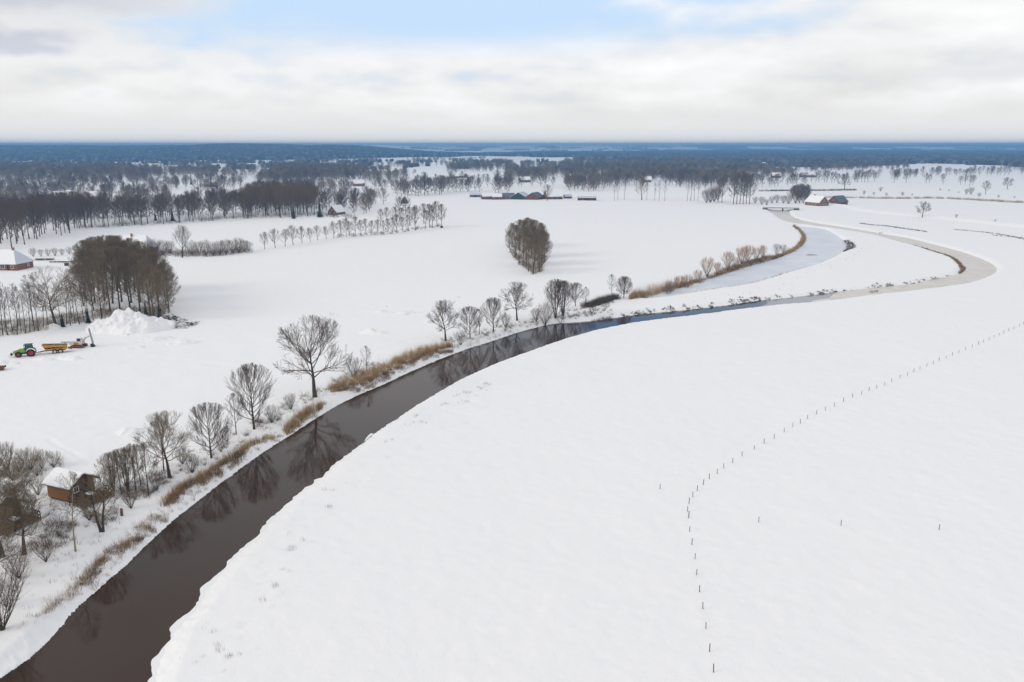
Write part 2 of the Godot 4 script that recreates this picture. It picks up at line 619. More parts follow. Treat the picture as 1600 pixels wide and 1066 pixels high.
func plant(kind_called: String, at: Vector3, label: String, called := "bare_tree", category := "tree", group := "", bark := "bark", twigs := "twigs", turn := INF) -> Node3D:
	var set_of: Array = moulds[kind_called]
	var m: Array = set_of[planted % set_of.size()]
	planted += 1
	var o := thing(called, label, category, spot(Vector2(at.x, at.z)), spread(0, TAU) if turn == INF else turn, group)
	o.scale = Vector3.ONE * (at.y / m[2])
	put("trunk", m[0], mats[bark], o)
	put("crown", m[1], mats[twigs], o)
	return o


func scatter(called: String, m: Mesh, material: Material, places: Array, label: String, category: String, tints := []) -> void:
	var mm := MultiMesh.new()
	mm.transform_format = MultiMesh.TRANSFORM_3D
	mm.use_colors = not tints.is_empty()
	mm.mesh = m
	mm.instance_count = places.size()
	for k in places.size():
		mm.set_instance_transform(k, places[k])
		if mm.use_colors:
			var c: Color = tints[rng.randi_range(0, tints.size() - 1)]
			mm.set_instance_color(k, c * spread(0.8, 1.2))
	var o := MultiMeshInstance3D.new()
	o.name = numbered(called)
	o.multimesh = mm
	o.material_override = material
	add_child(o)
	tag(o, label, category, "", "stuff")


# points in a ring on the map, at least apart metres from each other
func points_in(ring: PackedVector2Array, apart: float, most := 100000) -> PackedVector2Array:
	var out := PackedVector2Array()
	var lo := ring[0]
	var hi := ring[0]
	for p in ring:
		lo = lo.min(p)
		hi = hi.max(p)
	var nx := int((hi.x - lo.x) / apart) + 1
	var nz := int((hi.y - lo.y) / apart) + 1
	for a in nx:
		for c in nz:
			var p := lo + Vector2(a + spread(0.05, 0.95), c + spread(0.05, 0.95)) * apart
			if out.size() < most and Geometry2D.is_point_in_polygon(p, ring):
				out.append(p)
	return out


func by_x(points: PackedVector2Array) -> Array:
	var a := Array(points)
	a.sort_custom(func(p, q): return p.x / p.y > q.x / q.y)   # as they follow each other across the view
	return a


func tuft_mesh(blades: int, high: float, wide: float, lean: float, r: float, seed_of: int) -> ArrayMesh:
	rng.seed = seed_of
	var b := Buf.new()
	for k in blades:
		var a := Vector3(spread(-1, 1), 0, spread(-1, 1)) * wide
		var h := high * spread(0.55, 1.05)
		b.twig(a, a + Vector3(spread(-1, 1) * lean, 1, spread(-1, 1) * lean) * h, r)
	return b.mesh()


# tufts in a band along a line
func band(line: PackedVector2Array, across: float, per_metre: float, size: Vector2) -> Array:
	var out := []
	var pts := smooth_line(line, 0.5)
	for k in pts.size() - 1:
		var d := pts[k + 1] - pts[k]
		var side := d.orthogonal().normalized()
		var want := d.length() * per_metre
		var ends := minf(k, pts.size() - 2 - k) / maxf(pts.size() * 0.5, 1.0)
		var w := across * clampf(ends * 5.0, 0.25, 1.0) * (0.75 + 0.6 * rough.get_noise_1d(k * 1.5))
		if rough.get_noise_1d(k * 0.6 + 300.0) < -0.42:
			continue
		for c in int(want) + (1 if spread(0, 1) < want - int(want) else 0):
			var p: Vector2 = pts[k] + d * spread(0, 1) + side * w * spread(-1, 1)
			out.append(Transform3D(Basis(Vector3.UP, spread(0, TAU)).scaled(Vector3.ONE * spread(size.x, size.y)), spot(p)))
	return out


# loose tufts in a ring, thinned by noise
func sprinkle(ring: PackedVector2Array, apart: float, size: Vector2, keep := 0.0) -> Array:
	var out := []
	for p in points_in(ring, apart):
		if soft.get_noise_2d(p.x * 4.0, p.y * 4.0) < keep:
			continue
		if water_distance(p) < 0.3:
			continue
		out.append(Transform3D(Basis(Vector3.UP, spread(0, TAU)).scaled(Vector3.ONE * spread(size.x, size.y)), spot(p)))
	return out


# ------------------------------------------------------------------ buildings
# a window: white frame, dark pane; turn 0 looks along +z
func window(parent: Node, at: Vector3, turn: float, w: float, h: float, bars := 1) -> void:
	var f := Buf.new()
	for s in [-1, 1]:
		f.box(Vector3(s * (w * 0.5 - 0.05), 0, 0.03), Vector3(0.1, h, 0.1))
		f.box(Vector3(0, s * (h * 0.5 - 0.05), 0.032), Vector3(w - 0.2, 0.1, 0.1))
	for k in bars:
		f.box(Vector3(w * ((k + 1.0) / (bars + 1.0) - 0.5), 0, 0.028), Vector3(0.06, h - 0.2, 0.08))
	var o := put("window", f.mesh(), mats.white_paint, parent, at, turn)
	var g := Buf.new()
	g.box(Vector3(0, 0, 0.012), Vector3(w - 0.1, h - 0.1, 0.04))
	put("pane", g.mesh(), mats.glass, o)


# ridge along x; long walls at z = +-w/2. hip: share of half the width by which the roof ends lean in
func house(called: String, label: String, category: String, at: Vector3, turn: float, size: Vector2, wall_h: float, roof_h: float, wall: String, roof: String, o_ := {}) -> Node3D:
	var t := thing(called, label, category, at, turn, o_.get("group", ""))
	var l := size.x * 0.5
	var w := size.y * 0.5
	var hip: float = o_.get("hip", 0.0) * w
	var b := Buf.new()
	if hip > 0.0:
		b.box(Vector3(0, wall_h * 0.5 - 0.15, 0), Vector3(size.x, wall_h + 0.3, size.y))
		put("wall", b.mesh(), mats[wall], t)
	else:
		b.box(Vector3(0, wall_h * 0.5 - 0.15, 0), Vector3(size.x - 0.5, wall_h + 0.3, size.y - 0.002))
		put("wall", b.mesh(), mats[wall], t)
		for s in [-1, 1]:
			var g := Buf.new()
			g.prism([Vector2(-w, -0.3), Vector2(w, -0.3), Vector2(w, wall_h), Vector2(0, wall_h + roof_h), Vector2(-w, wall_h)], l - 0.25, l, Basis(Vector3.UP, s * PI / 2))
			put("gable", g.mesh(), mats[o_.get("gable", wall)], t)
	var e := 0.45
	var slope := roof_h / w
	for s in [-1, 1]:
		var r := Buf.new()
		var lo_y := wall_h - e * slope
		var top := wall_h + roof_h
		var thick := 0.28
		var n := Vector3(0, w, s * roof_h).normalized() * thick
		var ring := [Vector3(-l - e, lo_y, s * (w + e)), Vector3(l + e, lo_y, s * (w + e)), Vector3(l + e - hip, top, 0.0), Vector3(-l - e + hip, top, 0.0)]
		var up := []
		for p in ring:
			up.append(p + n)
		up[2].z = 0.002 * s
		up[3].z = 0.002 * s
		var mid: Vector3 = (ring[0] + ring[2]) * 0.5 + n * 0.5
		r.face(ring, mid)
		r.face(up, mid)
		for k in 4:
			r.face([ring[k], ring[(k + 1) % 4], up[(k + 1) % 4], up[k]], mid)
		put("roof", r.mesh(), mats[roof if s > 0 or not o_.has("back") else o_.back], t)
	if hip > 0.0:
		for s in [-1, 1]:
			var r := Buf.new()
			var ring := [Vector3(s * (l + e), wall_h - e * slope + 0.02, -w - e), Vector3(s * (l + e), wall_h - e * slope + 0.02, w + e), Vector3(s * (l + e - hip), wall_h + roof_h, 0.0)]
			var up := []
			for p in ring:
				up.append(p + Vector3(s * 0.15, 0.22, 0))
			var mid: Vector3 = (ring[0] + ring[1] + ring[2]) / 3.0 + Vector3(0, 0.1, 0)
			r.face(ring, mid)
			r.face(up, mid)
			for k in 3:
				r.face([ring[k], ring[(k + 1) % 3], up[(k + 1) % 3], up[k]], mid)
			put("roof", r.mesh(), mats[o_.get("end" if s > 0 else "start", roof)], t)
	for c in o_.get("chimneys", []):
		var k := Buf.new()
		k.box(Vector3(c.x, wall_h + roof_h * 0.75, c.y), Vector3(0.7, roof_h * 0.5 + 1.7, 0.7))
		k.box(Vector3(c.x, wall_h + roof_h + 0.9, c.y), Vector3(0.86, 0.16, 0.86))
		put("chimney", k.mesh(), mats.chimney_brick, t)
	for q in o_.get("front", []):      # on the +z wall: x, y, width, height
		window(t, Vector3(q[0], q[1], w), 0.0, q[2], q[3])
	for q in o_.get("side", []):       # on the +x gable
		window(t, Vector3(l, q[1], q[0]), PI / 2, q[2], q[3])
	for q in o_.get("far_side", []):   # on the -x gable
		window(t, Vector3(-l, q[1], q[0]), -PI / 2, q[2], q[3])
	for q in o_.get("doors", []):      # x on the +z wall, width, height
		var d := Buf.new()
		d.box(Vector3(q[0], q[2] * 0.5, w + 0.02), Vector3(q[1], q[2], 0.09))
		var door := put("door", d.mesh(), mats[o_.get("door", "dark_timber")], t)
		var k := Buf.new()
		k.box(Vector3(q[0] + q[1] * 0.38, q[2] * 0.5, w + 0.1), Vector3(0.06, 0.16, 0.08))
		put("handle", k.mesh(), mats.steel, door)
	return t


func cabin(label: String, table: String, at: Vector3, turn: float) -> void:
	var t := thing("wooden_cabin", label, "cabin", at, turn)
	var l := 2.15
	var w := 2.1
	var floor_y := 0.45
	var wall_h := 2.15
	var ridge := 1.25
	for s in [-1, 1]:      # cladding of upright boards, each 0.16 m: two pixels in the photograph
		for long in [true, false]:
			var b := Buf.new()
			var run := (l if long else w) * 2.0
			var n := int(run / 0.165)
			for k in n:
				var u := (k + 0.5) / n * run - run * 0.5
				var top := wall_h + (0.0 if long else ridge * (1.0 - absf(u) / w))
				var out := 0.045 + 0.012 * (k % 3)
				if long:
					b.box(Vector3(u, floor_y + wall_h * 0.5, s * (w - 0.03)), Vector3(run / n - 0.012, wall_h, out * 2.0))
				else:
					b.box(Vector3(s * (l - 0.09), floor_y + top * 0.5, u), Vector3(out * 2.0, top, run / n - 0.012))
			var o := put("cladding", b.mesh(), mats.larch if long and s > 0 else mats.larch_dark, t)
			o.set_meta("kind", "stuff")
	var f := Buf.new()
	f.box(Vector3(0, floor_y - 0.1, 0), Vector3(l * 2 - 0.2, 0.2, w * 2 - 0.2))
	put("floor_frame", f.mesh(), mats.dark_timber, t)
	for x in [-1.8, 0.0, 1.8]:
		for z in [-1.8, 1.8]:
			var p := Buf.new()
			p.box(Vector3(x, 0.08, z), Vector3(0.22, 0.66, 0.22))
			put("stilt", p.mesh(), mats.dark_timber, t)
	for s in [-1, 1]:
		var slope := Basis(Vector3.RIGHT, s * atan(ridge / w))
		var mid := Vector3(0.15, floor_y + wall_h + ridge * 0.5 + 0.02, s * w * 0.5)
		var run := sqrt(ridge * ridge + w * w) + 0.5
		var b := Buf.new()
		b.box(mid + slope * Vector3(0, 0.02, s * 0.24), Vector3(l * 2 + 1.3, 0.09, run), slope)
		var deck := put("roof", b.mesh(), mats.dark_timber, t)
		var c := Buf.new()
		c.box(mid + slope * Vector3(0, 0.165, s * 0.22), Vector3(l * 2 + 1.24, 0.2, run - 0.06), slope)
		put("snow_cover", c.mesh(), mats.roof_snow, deck)
		var v := Buf.new()
		v.box(mid + slope * Vector3(l + 0.7, -0.02, s * 0.24), Vector3(0.1, 0.24, run), slope)
		put("verge_board", v.mesh(), mats.dark_timber, t)
	var d := Buf.new()
	d.box(Vector3(l + 0.03, floor_y + 0.95, -0.5), Vector3(0.08, 1.9, 0.85))
	var door := put("door", d.mesh(), mats.dark_timber, t)
	var hd := Buf.new()
	hd.box(Vector3(l + 0.09, floor_y + 0.95, -0.2), Vector3(0.06, 0.12, 0.05))
	put("handle", hd.mesh(), mats.steel, door)
	window(t, Vector3(l + 0.02, floor_y + 1.3, 0.9), PI / 2, 0.9, 0.9)
	# terrace before the door
	for k in 21:
		var z := -2.4 + k * 0.235
		var b := Buf.new()
		b.box(Vector3(l + 1.85, floor_y - 0.04, z), Vector3(3.4, 0.06, 0.22))
		put("terrace_board", b.mesh(), mats.larch_dark, t)
	var rail := [Vector3(l + 0.4, 0, 2.45), Vector3(l + 3.5, 0, 2.45), Vector3(l + 3.5, 0, -2.4), Vector3(l + 1.6, 0, -2.4)]
	for k in 3:
		var n := 4
		for q in n:
			var p: Vector3 = rail[k].lerp(rail[k + 1], float(q) / n)
			var b := Buf.new()
			b.box(p + Vector3(0, floor_y * 0.5 + 0.45, 0), Vector3(0.1, floor_y + 1.1, 0.1))
			put("railing_post", b.mesh(), mats.dark_timber, t)
		for y in [0.45, 0.98]:
			var b := Buf.new()
			b.bar(rail[k] + Vector3(0, floor_y + y, 0), rail[k + 1] + Vector3(0, floor_y + y, 0), 0.05, 0.13)
			put("railing_board", b.mesh(), mats.larch_dark, t)
	# snowed table on the terrace: a thing of its own
	var g := t.transform * Vector3(l + 2.1, floor_y, 0.3)
	var tb := thing("terrace_table", table, "table", g, turn)
	for x in [-0.55, 0.55]:
		for z in [-0.35, 0.35]:
			var b := Buf.new()
			b.box(Vector3(x, 0.36, z), Vector3(0.08, 0.72, 0.08))
			put("leg", b.mesh(), mats.dark_timber, tb)
	var top := Buf.new()
	top.box(Vector3(0, 0.745, 0), Vector3(1.4, 0.05, 0.9))
	put("table_top", top.mesh(), mats.dark_timber, tb)
	var cap := Buf.new()
	cap.box(Vector3(0, 0.84, 0), Vector3(1.32, 0.13, 0.82))
	put("snow_cover", cap.mesh(), mats.roof_snow, tb)


# ------------------------------------------------------------------ machines
func wheel(parent: Node, at: Vector3, r: float, w: float, rim: String) -> void:
	var b := Buf.new()
	var a := at - Vector3(0, 0, w * 0.5)
	b.lathe([Vector2(r * 0.58, 0), Vector2(r * 0.9, 0), Vector2(r, w * 0.2), Vector2(r, w * 0.8), Vector2(r * 0.9, w), Vector2(r * 0.58, w)], 20, a, Vector3(0, 0, 1))
	for k in 14:     # treads
		var t := TAU * k / 14
		b.box(at + Vector3(cos(t), sin(t), 0) * r * 0.99, Vector3(r * 0.09, r * 0.13, w * 0.9), Basis(Vector3(0, 0, 1), t))
	var o := put("wheel", b.mesh(), mats.rubber, parent)
	var q := Buf.new()
	q.lathe([Vector2(0, w * 0.12), Vector2(r * 0.3, w * 0.12), Vector2(r * 0.6, w * 0.02), Vector2(r * 0.6, w * 0.98), Vector2(r * 0.3, w * 0.88), Vector2(0, w * 0.88)], 18, a, Vector3(0, 0, 1))
	put("rim", q.mesh(), mats[rim], o)


func tractor(at: Vector3, turn: float) -> void:    # nose towards -x
	var t := thing("tractor", "bright green farm tractor with dark cab and red wheel rims", "tractor", at, turn)
	for s in [-1, 1]:
		wheel(t, Vector3(1.25, 0.95, s * 1.0), 0.95, 0.62, "red_paint")
		wheel(t, Vector3(-1.45, 0.68, s * 0.95), 0.68, 0.5, "red_paint")
		var f := Buf.new()     # mudguard over the rear wheel, snow lying on it
		var arc := []
		for k in 9:
			var a := lerpf(0.35, PI - 0.5, k / 8.0)
			arc.append(Vector2(1.25 + cos(a) * 1.1, 0.95 + sin(a) * 1.1))
		for k in 8:
			f.prism([arc[k], arc[k + 1], arc[k + 1] * 0.0 + Vector2(lerpf(1.25, arc[k + 1].x, 0.9), lerpf(0.95, arc[k + 1].y, 0.9)), Vector2(lerpf(1.25, arc[k].x, 0.9), lerpf(0.95, arc[k].y, 0.9))], s * 1.0 - 0.34, s * 1.0 + 0.34)
		put("mudguard", f.mesh(), mats.roof_snow, t)
		var l := Buf.new()
		l.box(Vector3(-2.52, 1.3, s * 0.3), Vector3(0.06, 0.18, 0.26))
		put("headlight", l.mesh(), mats.glass, t)
	var c := Buf.new()
	c.box(Vector3(-0.3, 0.85, 0), Vector3(4.0, 0.45, 0.7))
	c.box(Vector3(1.25, 0.95, 0), Vector3(0.5, 0.4, 1.5))
	c.box(Vector3(-1.45, 0.68, 0), Vector3(0.3, 0.25, 1.4))
	put("chassis", c.mesh(), mats.dark_steel, t)
	var h := Buf.new()
	h.prism([Vector2(-2.5, 1.0), Vector2(0.05, 1.05), Vector2(0.05, 1.95), Vector2(-1.2, 1.85), Vector2(-2.3, 1.55), Vector2(-2.5, 1.35)], -0.44, 0.44)
	var hood := put("bonnet", h.mesh(), mats.lime_paint, t)
	var sn := Buf.new()
	sn.prism([Vector2(-1.25, 1.86), Vector2(-2.2, 1.6), Vector2(-2.2, 1.66), Vector2(-1.25, 1.95)], -0.36, 0.36)
	put("snow_patch", sn.mesh(), mats.roof_snow, hood)
	var gr := Buf.new()
	for k in 5:
		gr.box(Vector3(-2.5, 1.06 + k * 0.06, 0), Vector3(0.06, 0.03, 0.7))
	put("grille", gr.mesh(), mats.dark_steel, hood)
	var cab := Buf.new()
	cab.prism([Vector2(0.1, 1.2), Vector2(1.6, 1.2), Vector2(1.7, 1.75), Vector2(-0.05, 1.75)], -0.72, 0.72)
	for x in [[0.0, 0.15], [0.85, 0.9], [1.65, 1.5]]:
		for s in [-1, 1]:
			cab.bar(Vector3(x[0], 1.7, s * 0.72), Vector3(x[1], 2.8, s * 0.66), 0.09, 0.09)
	put("cab", cab.mesh(), mats.cab_green, t)
	for s in [-1, 1]:
		var g := Buf.new()
		g.prism([Vector2(0.05, 1.76), Vector2(1.6, 1.76), Vector2(1.46, 2.78), Vector2(0.2, 2.78)], s * 0.64, s * 0.67)
		put("window", g.mesh(), mats.glass, t)
	var ws := Buf.new()
	ws.bar(Vector3(0.05, 1.76, 0), Vector3(0.2, 2.78, 0), 1.24, 0.04)
	put("windscreen", ws.mesh(), mats.glass, t)
	var rf := Buf.new()
	rf.box(Vector3(0.83, 2.87, 0), Vector3(1.75, 0.16, 1.5))
	put("cab_roof", rf.mesh(), mats.cab_green, t)
	var ex := Buf.new()
	ex.tube(PackedVector3Array([Vector3(-0.1, 1.7, 0.6), Vector3(-0.1, 2.9, 0.6), Vector3(-0.02, 3.1, 0.6)]), PackedFloat32Array([0.06, 0.06, 0.05]), 8)
	put("exhaust_pipe", ex.mesh(), mats.dark_steel, t)
	var link := Buf.new()
	link.bar(Vector3(-2.5, 0.8, 0.3), Vector3(-3.1, 0.65, 0.35), 0.08, 0.12)
	link.bar(Vector3(-2.5, 0.8, -0.3), Vector3(-3.1, 0.65, -0.35), 0.08, 0.12)
	link.box(Vector3(-3.0, 0.75, 0), Vector3(0.35, 0.5, 1.1))
	put("front_weight", link.mesh(), mats.dark_steel, t)


func trailer(at: Vector3, turn: float) -> void:    # drawbar towards -x
	var t := thing("tipping_trailer", "yellow tipping trailer with red chassis standing behind the green tractor", "trailer", at, turn)
	t.scale = Vector3.ONE * 0.84
	for s in [-1, 1]:
		wheel(t, Vector3(0.55, 0.66, s * 1.0), 0.66, 0.55, "pale_paint")
		wheel(t, Vector3(2.05, 0.66, s * 1.0), 0.66, 0.55, "pale_paint")
	var c := Buf.new()
	for s in [-1, 1]:
		c.bar(Vector3(-1.8, 0.95, s * 0.5), Vector3(3.4, 0.95, s * 0.5), 0.16, 0.24)
		c.bar(Vector3(-1.8, 0.93, s * 0.5), Vector3(-4.3, 0.6, 0), 0.14, 0.16)
	for x in [-1.6, 0.55, 2.05, 3.2]:
		c.box(Vector3(x, 0.84, 0), Vector3(0.16, 0.14, 1.5))
	put("chassis", c.mesh(), mats.red_steel, t)
	var leg := Buf.new()
	leg.bar(Vector3(-3.3, 0.75, 0.2), Vector3(-3.4, 0.0, 0.2), 0.1, 0.1)
	put("prop_stand", leg.mesh(), mats.dark_steel, t)
	# the tub: sides lean out, the front is raked
	var b := Buf.new()
	var lo := [Vector3(-1.6, 1.12, -0.95), Vector3(3.7, 1.12, -0.95), Vector3(3.7, 1.12, 0.95), Vector3(-1.6, 1.12, 0.95)]
	var hi := [Vector3(-2.6, 2.75, -1.2), Vector3(3.9, 2.25, -1.2), Vector3(3.9, 2.25, 1.2), Vector3(-2.6, 2.75, 1.2)]
	var mid := Vector3(0.7, 1.7, 0)
	b.face(lo, mid)
	for k in 4:
		var m := (k + 1) % 4
		b.face([lo[k], lo[m], hi[m], hi[k]], mid)
		b.bar(hi[k], hi[m], 0.14, 0.14)
	put("tub", b.mesh(), mats.yellow_paint, t)
	for k in 5:
		for s in [-1, 1]:
			var r := Buf.new()
			var u := (k + 0.5) / 5.0
			r.bar(lo[0].lerp(lo[1], u) * Vector3(1, 1, -s) + Vector3(0, 0, s * 0.02), hi[0].lerp(hi[1], u) * Vector3(1, 1, -s) + Vector3(0, 0, s * 0.03), 0.1, 0.08)
			put("rib", r.mesh(), mats.yellow_paint, t)
	var cargo := Buf.new()
	cargo.prism([Vector2(-2.35, 2.3), Vector2(-0.4, 2.35), Vector2(0.9, 2.62), Vector2(2.2, 2.3), Vector2(3.8, 2.0), Vector2(3.8, 1.6), Vector2(-1.9, 1.6)], -1.08, 1.08)
	put("cargo", cargo.mesh(), mats.dark_soil, t)
	var gate := Buf.new()
	gate.box(Vector3(4.5, 1.15, 0), Vector3(1.2, 0.1, 2.1), Basis(Vector3(0, 0, 1), -0.35))
	put("tailgate", gate.mesh(), mats.red_steel, t)


func excavator(at: Vector3, turn: float) -> void:   # boom towards +x
	var t := thing("excavator", "snow-covered excavator with upright arm parked below the snow heap", "excavator", at, turn)
	t.scale = Vector3.ONE * 0.88
	for s in [-1, 1]:
		var b := Buf.new()
		var ring := []
		for k in 9:
			var a := PI * 0.5 + PI * k / 8.0
			ring.append(Vector2(-1.45 + cos(a) * 0.45, 0.45 + sin(a) * 0.45))
		for k in 9:
			var a := -PI * 0.5 + PI * k / 8.0
			ring.append(Vector2(1.45 + cos(a) * 0.45, 0.45 + sin(a) * 0.45))
		b.prism(ring, s * 1.1 - 0.28, s * 1.1 + 0.28)
		put("track", b.mesh(), mats.rust, t)
	var u := Buf.new()
	u.box(Vector3(0, 0.75, 0), Vector3(1.6, 0.5, 1.6))
	put("undercarriage", u.mesh(), mats.dark_steel, t)
	var h := Buf.new()
	h.prism([Vector2(-2.1, 1.05), Vector2(1.3, 1.05), Vector2(1.3, 1.5), Vector2(0.1, 1.95), Vector2(-2.0, 2.0), Vector2(-2.25, 1.7)], -1.2, 1.2)
	put("engine_house", h.mesh(), mats.pale_paint, t)
	var dr := Buf.new()
	dr.box(Vector3(-0.2, 1.35, 1.21), Vector3(1.3, 0.55, 0.05))
	put("side_hatch", dr.mesh(), mats.orange_paint, t)
	var sn := Buf.new()
	sn.box(Vector3(-1.05, 2.1, 0), Vector3(1.9, 0.22, 2.3))
	put("snow_cover", sn.mesh(), mats.roof_snow, t)
	var c := Buf.new()
	c.prism([Vector2(0.0, 1.5), Vector2(1.45, 1.5), Vector2(1.5, 2.2), Vector2(1.2, 3.0), Vector2(0.0, 3.0)], 0.2, 1.18)
	var cab := put("cab", c.mesh(), mats.pale_paint, t)
	for q in [[Vector3(0.65, 2.45, 1.19), Vector3(0.9, 0.75, 0.03)], [Vector3(-0.005, 2.5, 0.68), Vector3(0.03, 0.7, 0.75)]]:
		var g := Buf.new()
		g.box(q[0], q[1])
		put("window", g.mesh(), mats.glass, cab)
	var cs := Buf.new()
	cs.box(Vector3(0.6, 3.09, 0.68), Vector3(1.2, 0.18, 0.96))
	put("snow_cover", cs.mesh(), mats.roof_snow, cab)
	var bm := Buf.new()
	bm.bar(Vector3(0.9, 1.5, -0.35), Vector3(2.0, 2.75, -0.35), 0.4, 0.45)
	bm.bar(Vector3(2.0, 2.75, -0.35), Vector3(3.4, 3.3, -0.35), 0.36, 0.4)
	put("boom", bm.mesh(), mats.pale_paint, t)
	var st := Buf.new()
	st.bar(Vector3(3.2, 5.5, -0.35), Vector3(3.9, 0.9, -0.35), 0.34, 0.42)
	put("arm", st.mesh(), mats.grey_steel, t)
	var bk := Buf.new()
	var ring := []
	for k in 7:
		var a := PI * 0.75 + PI * k / 6.0
		ring.append(Vector2(3.9 + cos(a) * 0.62, 0.62 + sin(a) * 0.62))
	bk.prism(ring, -0.95, 0.3)
	put("bucket", bk.mesh(), mats.dark_steel, t)
	var rr := Buf.new()
	rr.bar(Vector3(-2.0, 1.7, 0.5), Vector3(-4.6, 1.75, 0.7), 0.35, 0.25)
	rr.bar(Vector3(-2.0, 1.7, -0.6), Vector3(-4.2, 1.3, -0.4), 0.3, 0.22)
	put("carrier_beam", rr.mesh(), mats.grey_steel, t)


func bridge(at: Vector3, turn: float, span: float) -> void:   # the road runs along x
	var t := thing("road_bridge", "low concrete road bridge over the frozen river beside brick houses", "bridge", at, turn)
	var d := Buf.new()
	d.box(Vector3(0, 1.4, 0), Vector3(span, 0.8, 7.0))
	put("deck", d.mesh(), mats.concrete, t)
	var s_ := Buf.new()
	s_.box(Vector3(0, 1.87, 0), Vector3(span, 0.14, 6.4))
	put("snow_cover", s_.mesh(), mats.roof_snow, t)
	for s in [-1, 1]:
		var r := Buf.new()
		r.bar(Vector3(-span * 0.5, 2.9, s * 3.35), Vector3(span * 0.5, 2.9, s * 3.35), 0.12, 0.14)
		r.bar(Vector3(-span * 0.5, 2.45, s * 3.35), Vector3(span * 0.5, 2.45, s * 3.35), 0.1, 0.1)
		put("handrail", r.mesh(), mats.white_paint, t)
		for k in 9:
			var p := Buf.new()
			p.box(Vector3((k / 8.0 - 0.5) * (span - 0.3), 2.35, s * 3.35), Vector3(0.12, 1.1, 0.12))
			put("baluster", p.mesh(), mats.white_paint, t)
		var a := Buf.new()
		a.box(Vector3(s * (span * 0.5 - 1.6), -0.2, 0), Vector3(3.2, 2.4, 7.4))
		put("abutment", a.mesh(), mats.concrete_dark, t)
	for z in [-2.4, 0.0, 2.4]:
		var p := Buf.new()
		p.lathe([Vector2(0.3, 0), Vector2(0.3, 3.0)], 12, Vector3(1.5, -2.0, z), Vector3.UP)
		put("pier", p.mesh(), mats.concrete_dark, t)


# ------------------------------------------------------------------ heaps
func heap_mesh(rx: float, rz: float, high: float, seed_of: int, lumps := 0.3, cells := 48) -> ArrayMesh:
	var f := FastNoiseLite.new()
	f.seed = seed_of
	f.frequency = 0.22
	f.fractal_octaves = 4
	var b := Buf.new()
	var pts := []
	for r in cells + 1:
		for c in cells + 1:
			var u := Vector2(c, r) / cells * 2.0 - Vector2.ONE
			var q := u.length()
			var x := u.x * rx
			var z := u.y * rz
			var e := maxf(0.0, 1.0 - q * (1.0 + 0.25 * f.get_noise_2d(x * 0.5 + 30.0, z * 0.5)))
			var y := high * pow(e, 0.62) * (1.0 + lumps * 2.0 * f.get_noise_2d(x, z)) + lumps * 0.35 * high * absf(f.get_noise_2d(x * 2.2, z * 2.2)) * smoothstep(0.0, 0.3, e)
			b.v.append(Vector3(x, y - 0.25 - (0.4 if q > 0.98 else 0.0), z))
	var n := cells + 1
	b.n.resize(n * n)
	for r in n:
		for c in n:
			var dx := b.v[r * n + mini(c + 1, cells)] - b.v[r * n + maxi(c - 1, 0)]
			var dz := b.v[mini(r + 1, cells) * n + c] - b.v[maxi(r - 1, 0) * n + c]
			b.n[r * n + c] = dz.cross(dx).normalized()
	for r in cells:
		for c in cells:
			var a := r * n + c
			b.i.append_array([a, a + 1, a + n, a + 1, a + n + 1, a + n])
	return b.mesh()


func conifer_mesh(seed_of: int) -> Array:     # 10 m: [trunk, crown]
	rng.seed = seed_of
	var t := Buf.new()
	t.tube(PackedVector3Array([Vector3(0, -0.3, 0), Vector3(0, 5, 0), Vector3(0, 9.8, 0)]), PackedFloat32Array([0.22, 0.14, 0.02]), 6)
	var c := Buf.new()
	for k in 420:
		var y := pow(spread(0, 1), 1.3) * 9.2 + 0.5
		var reach := (1.0 - y / 10.2) * 2.4 * spread(0.55, 1.1) + 0.15
		var a := spread(0, TAU)
		var d := Vector3(cos(a), 0, sin(a))
		var p := Vector3(0, y, 0) + d * reach * spread(0.0, 0.5)
		c.twig(p, p + d * reach * 0.6 + Vector3(0, spread(-0.5, 0.15), 0), spread(0.12, 0.24))
	return [t.mesh(), c.mesh(), 10.0]


# ------------------------------------------------------------------ the scene
func _ready() -> void:
	var cam := Camera3D.new()
	cam.name = "camera"
	add_child(cam)
	cam.position = Vector3(0, 50, 0)
	cam.rotation_degrees = Vector3(-13.49, 0, 0)
	cam.fov = 45.21
	cam.near = 0.5
	cam.far = 40000.0
	var air := WorldEnvironment.new()
	air.name = "air"
	var e := Environment.new()
	e.background_mode = Environment.BG_SKY
	e.tonemap_mode = Environment.TONE_MAPPER_LINEAR
	e.tonemap_exposure = 1.12
	e.sdfgi_enabled = true
	e.ssao_enabled = true
	e.ssil_enabled = true
	e.fog_enabled = true
	e.fog_density = 0.00025
	e.fog_light_color = Color(0.26, 0.57, 1.0).linear_to_srgb()
	var sky := Sky.new()
	var pano := PanoramaSkyMaterial.new()
	pano.panorama = sky_picture()
	sky.sky_material = pano
	e.sky = sky
	air.environment = e
	add_child(air)
	var sun := DirectionalLight3D.new()
	sun.name = "sun"
	sun.light_energy = 0.36
	sun.light_angular_distance = 22.0
	sun.light_color = Color(1.0, 0.95, 0.88)
	sun.shadow_enabled = true
	add_child(sun)
	sun.look_at_from_position(Vector3.ZERO, Vector3(0.85, -0.44, -0.33), Vector3.UP)

	rng.seed = 5
	soft.seed = 3
	soft.frequency = 0.05
	soft.fractal_octaves = 3
	rough.seed = 9
	rough.frequency = 0.32
	rough.fractal_octaves = 3
	for line in tracks:
		var box := Rect2(line[0], Vector2.ZERO)
		for p in line:
			box = box.expand(p)
		track_boxes.append(box.grow(2.0))
	materials()
	build_land()
	make_moulds()
	river_bank_trees()
	reeds_and_tufts()
	yard_and_cabins()
	near_woods()
	farms()
	fence()
	far_country()


